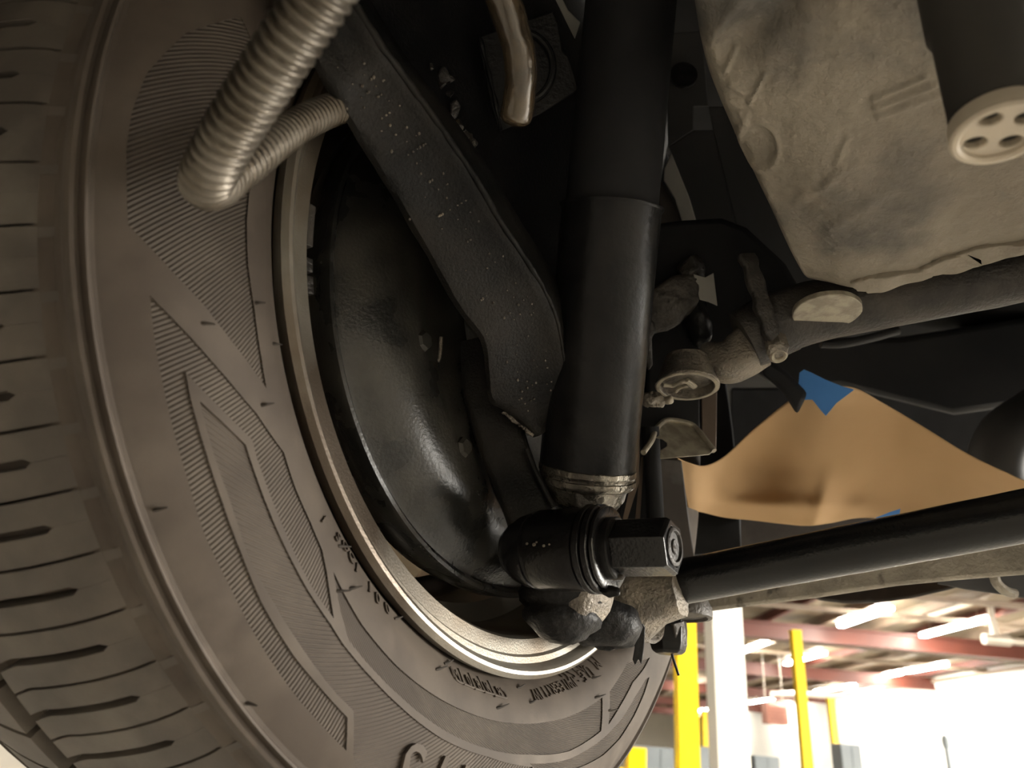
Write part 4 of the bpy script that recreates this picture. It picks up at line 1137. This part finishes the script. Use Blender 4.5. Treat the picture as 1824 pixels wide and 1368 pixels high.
# tape: wraps the peak
tape_d = plane_depth((1424, 664, .622), (1522, 694, .61), (1471, 741, .62))
tp = [(1424, 664), (1432, 658), (1446, 664), (1470, 676), (1500, 688), (1522, 694), (1506, 706), (1490, 718), (1480, 730), (1471, 741), (1462, 731), (1455, 722), (1447, 712), (1438, 712), (1428, 713), (1422, 690)]
Pt = [px(x, y, tape_d(x, y)) for x, y in tp]
v, f = slab(Pt, nrm(px(1470, 700, 1)) * .0012)
o = build('masking_tape', v, f, M['tape'], None, smooth=0); tag(o, 'torn piece of blue tape holding the paper peak', 'tape')
v, f = pslab([(1560, 922), (1585, 912), (1604, 906), (1600, 930), (1570, 940)], .60, .001)
o = build('masking_tape', v, f, M['tape'], None, smooth=0); tag(o, 'small blue tape scrap at the paper foot above the tie rod', 'tape')

# ---- vehicle body around it all, plus added light blockers
nw = MR @ n; nw = nrm(A(nw[0], nw[1], 0)); tw = nrm(A(-nw[1], nw[0], 0))
if tw[1] < 0: tw = -tw
WC = to_world(C)


def vb(a, t_, z):
    return A(*(WC + nw * a + tw * t_)[:2], WC[2] + z)


def vbox(a0, t0, z0, a1, t1, z1):
    V = [vb(a, t_, z) for z in (z0, z1) for t_ in (t0, t1) for a in (a0, a1)]
    return V, [(0, 2, 3, 1), (4, 5, 7, 6), (0, 1, 5, 4), (2, 6, 7, 3), (0, 4, 6, 2), (1, 3, 7, 5)]


o = build('floor_pan', *vbox(0.16, -1.7, 0.34, 1.74, 1.15, 0.40), M['black_dull'], None, world=True, smooth=0); tag(o, 'flat black underbody floor pan above the whole suspension', 'floor pan')
o = build('body_side', *vbox(-0.30, -1.7, 0.46, 0.2, 1.15, 0.56), M['black_dull'], None, world=True, smooth=0); tag(o, 'black body sill panel over the top of the wheel', 'panel')
o = build('sill_light_blocker', *vbox(1.62, -1.7, 0.1, 1.74, 0.75, 0.335), M['black_dull'], None, world=True, smooth=0, bevel=.01); tag(o, 'unseen black bar added along the far side to block light', 'sill')  # added out of view to cut light from the far side
o = build('rail_light_blocker', *join([vbox(0.70, -1.7, -0.085, 0.80, 0.85, 0.335)]), M['black_dull'], None, world=True, smooth=0, bevel=.008); tag(o, 'unseen black rail added under the floor pan to shade the tyre', 'chassis rail')  # unseen, added to shade the upper tyre from the side light
o = build('side_light_blocker', *vbox(-0.30, -1.72, -0.12, -0.27, -0.42, 0.455), M['black_dull'], None, world=True, smooth=0, bevel=.005); tag(o, 'unseen black panel added behind the wheel opening to block light', 'panel')  # unseen, added to stop light reaching the tread from outside
o = build('rear_light_blocker', *vbox(-0.28, -1.86, -0.26, 1.74, -1.72, 0.335), M['black_dull'], None, world=True, smooth=0, bevel=.02); tag(o, 'unseen black beam added across the vehicle end to block light', 'bumper')  # unseen, added to block low light from the vehicle's end
# wheel arch liner, an arched shell over the tyre
V, Fc = [], []
NA = 40
for i in range(NA + 1):
    th = math.radians(-8 + 196 * i / NA)
    for a in (-.24, -.10, .012):
        r = .395
        p = WC + nw * a; V.append(A(p[0], p[1], p[2]) + tw * math.cos(th) * r + A(0, 0, 1) * math.sin(th) * r)
for i in range(NA):
    for j in range(2): Fc.append((i * 3 + j, i * 3 + j + 1, (i + 1) * 3 + j + 1, (i + 1) * 3 + j))
o = build('wheel_arch_liner', V, Fc, M['black_dull'], None, world=True, solid=.006, smooth=50); tag(o, 'black arched wheel liner curving over the tyre', 'liner')
def rail_d(x, y):
    q = px(x, y, 1.0); return float(((C + n * .024) @ n) / (q @ n))


v, f = pslab([(620, -130), (1215, -130), (1205, 20), (1192, 110), (1190, 260), (1176, 330), (1176, 480), (1160, 700), (1060, 760), (1000, 700), (960, 560), (860, 360), (740, 190), (650, 60)], rail_d, .02)
o = build('frame_rail', v, f, M['black'], None, bevel=.004); tag(o, 'black frame rail filling the gap behind arm and shock', 'frame rail')
# caked dirt on the rail beside the arm ridge
for k, (x, y, s) in enumerate(((792, 140, .005), (800, 170, .003), (808, 196, .004), (818, 225, .0035), (830, 250, .006), (840, 262, .005), (847, 275, .003), (850, 300, .0025), (770, 120, .0025), (868, 320, .003))):
    o = build('dirt_clump', *blob(px(x, y, rail_d(x, y) - .003), A(s * .6, 0, 0), A(0, s, 0), A(0, 0, s * .5), s * .8, 240, k, 12, 16), M['cast_dark'], None); tag(o, 'caked dirt clump on the dark side of the control arm ridge', 'dirt', 'dirt clumps along the arm ridge')
# dark shapes under the floor behind the paper
v, f = tube(catmull([px(1960, 660, .86), px(1850, 735, .85), px(1795, 775, .85), px(1775, 830, .85), px(1790, 900, .85)], 30), .030, 24)
o = build('exhaust_pipe', v, f, M['dark_grey'], None, smooth=60); tag(o, 'dark grey curved exhaust pipe behind the right end of the paper', 'pipe')
v, f = pslab([(1300, 640), (1420, 600), (1600, 600), (1990, 540), (1990, 700), (1700, 740), (1500, 690), (1400, 700)], plane_depth((1300, 640, .98), (1990, 540, 1.02), (1600, 740, .94)), .08)
o = build('crossmember', v, f, M['dark_grey'], None, bevel=.01); tag(o, 'dark crossmember behind the masking paper and tape', 'crossmember')
v, f = pslab([(1300, 690), (1990, 690), (1990, 900), (1300, 900)], 1.08, .06)
o = build('dark_backdrop', v, f, M['black_dull'], None, bevel=.004); tag(o, 'black panel added to keep the space behind the paper dark', 'panel')  # dark sheet added so the gap behind the paper reads black
v, f = tube(catmull([px(1462, 612, .74), px(1500, 612, .74), px(1550, 602, .74), px(1600, 588, .74)], 20), .0045, 12)
o = build('brake_line', v, f, M['dark_grey'], None); tag(o, 'grey line tucked just below the steering casting tube', 'line')
v, f = pslab([(1350, 640), (1372, 642), (1400, 660), (1440, 700), (1420, 740), (1395, 700), (1360, 668)], .62, .02)
o = build('bump_stop', v, f, M['black_dull'], None, bevel=.004); tag(o, 'black lug under the steering collar pointing at the blue tape', 'lug')
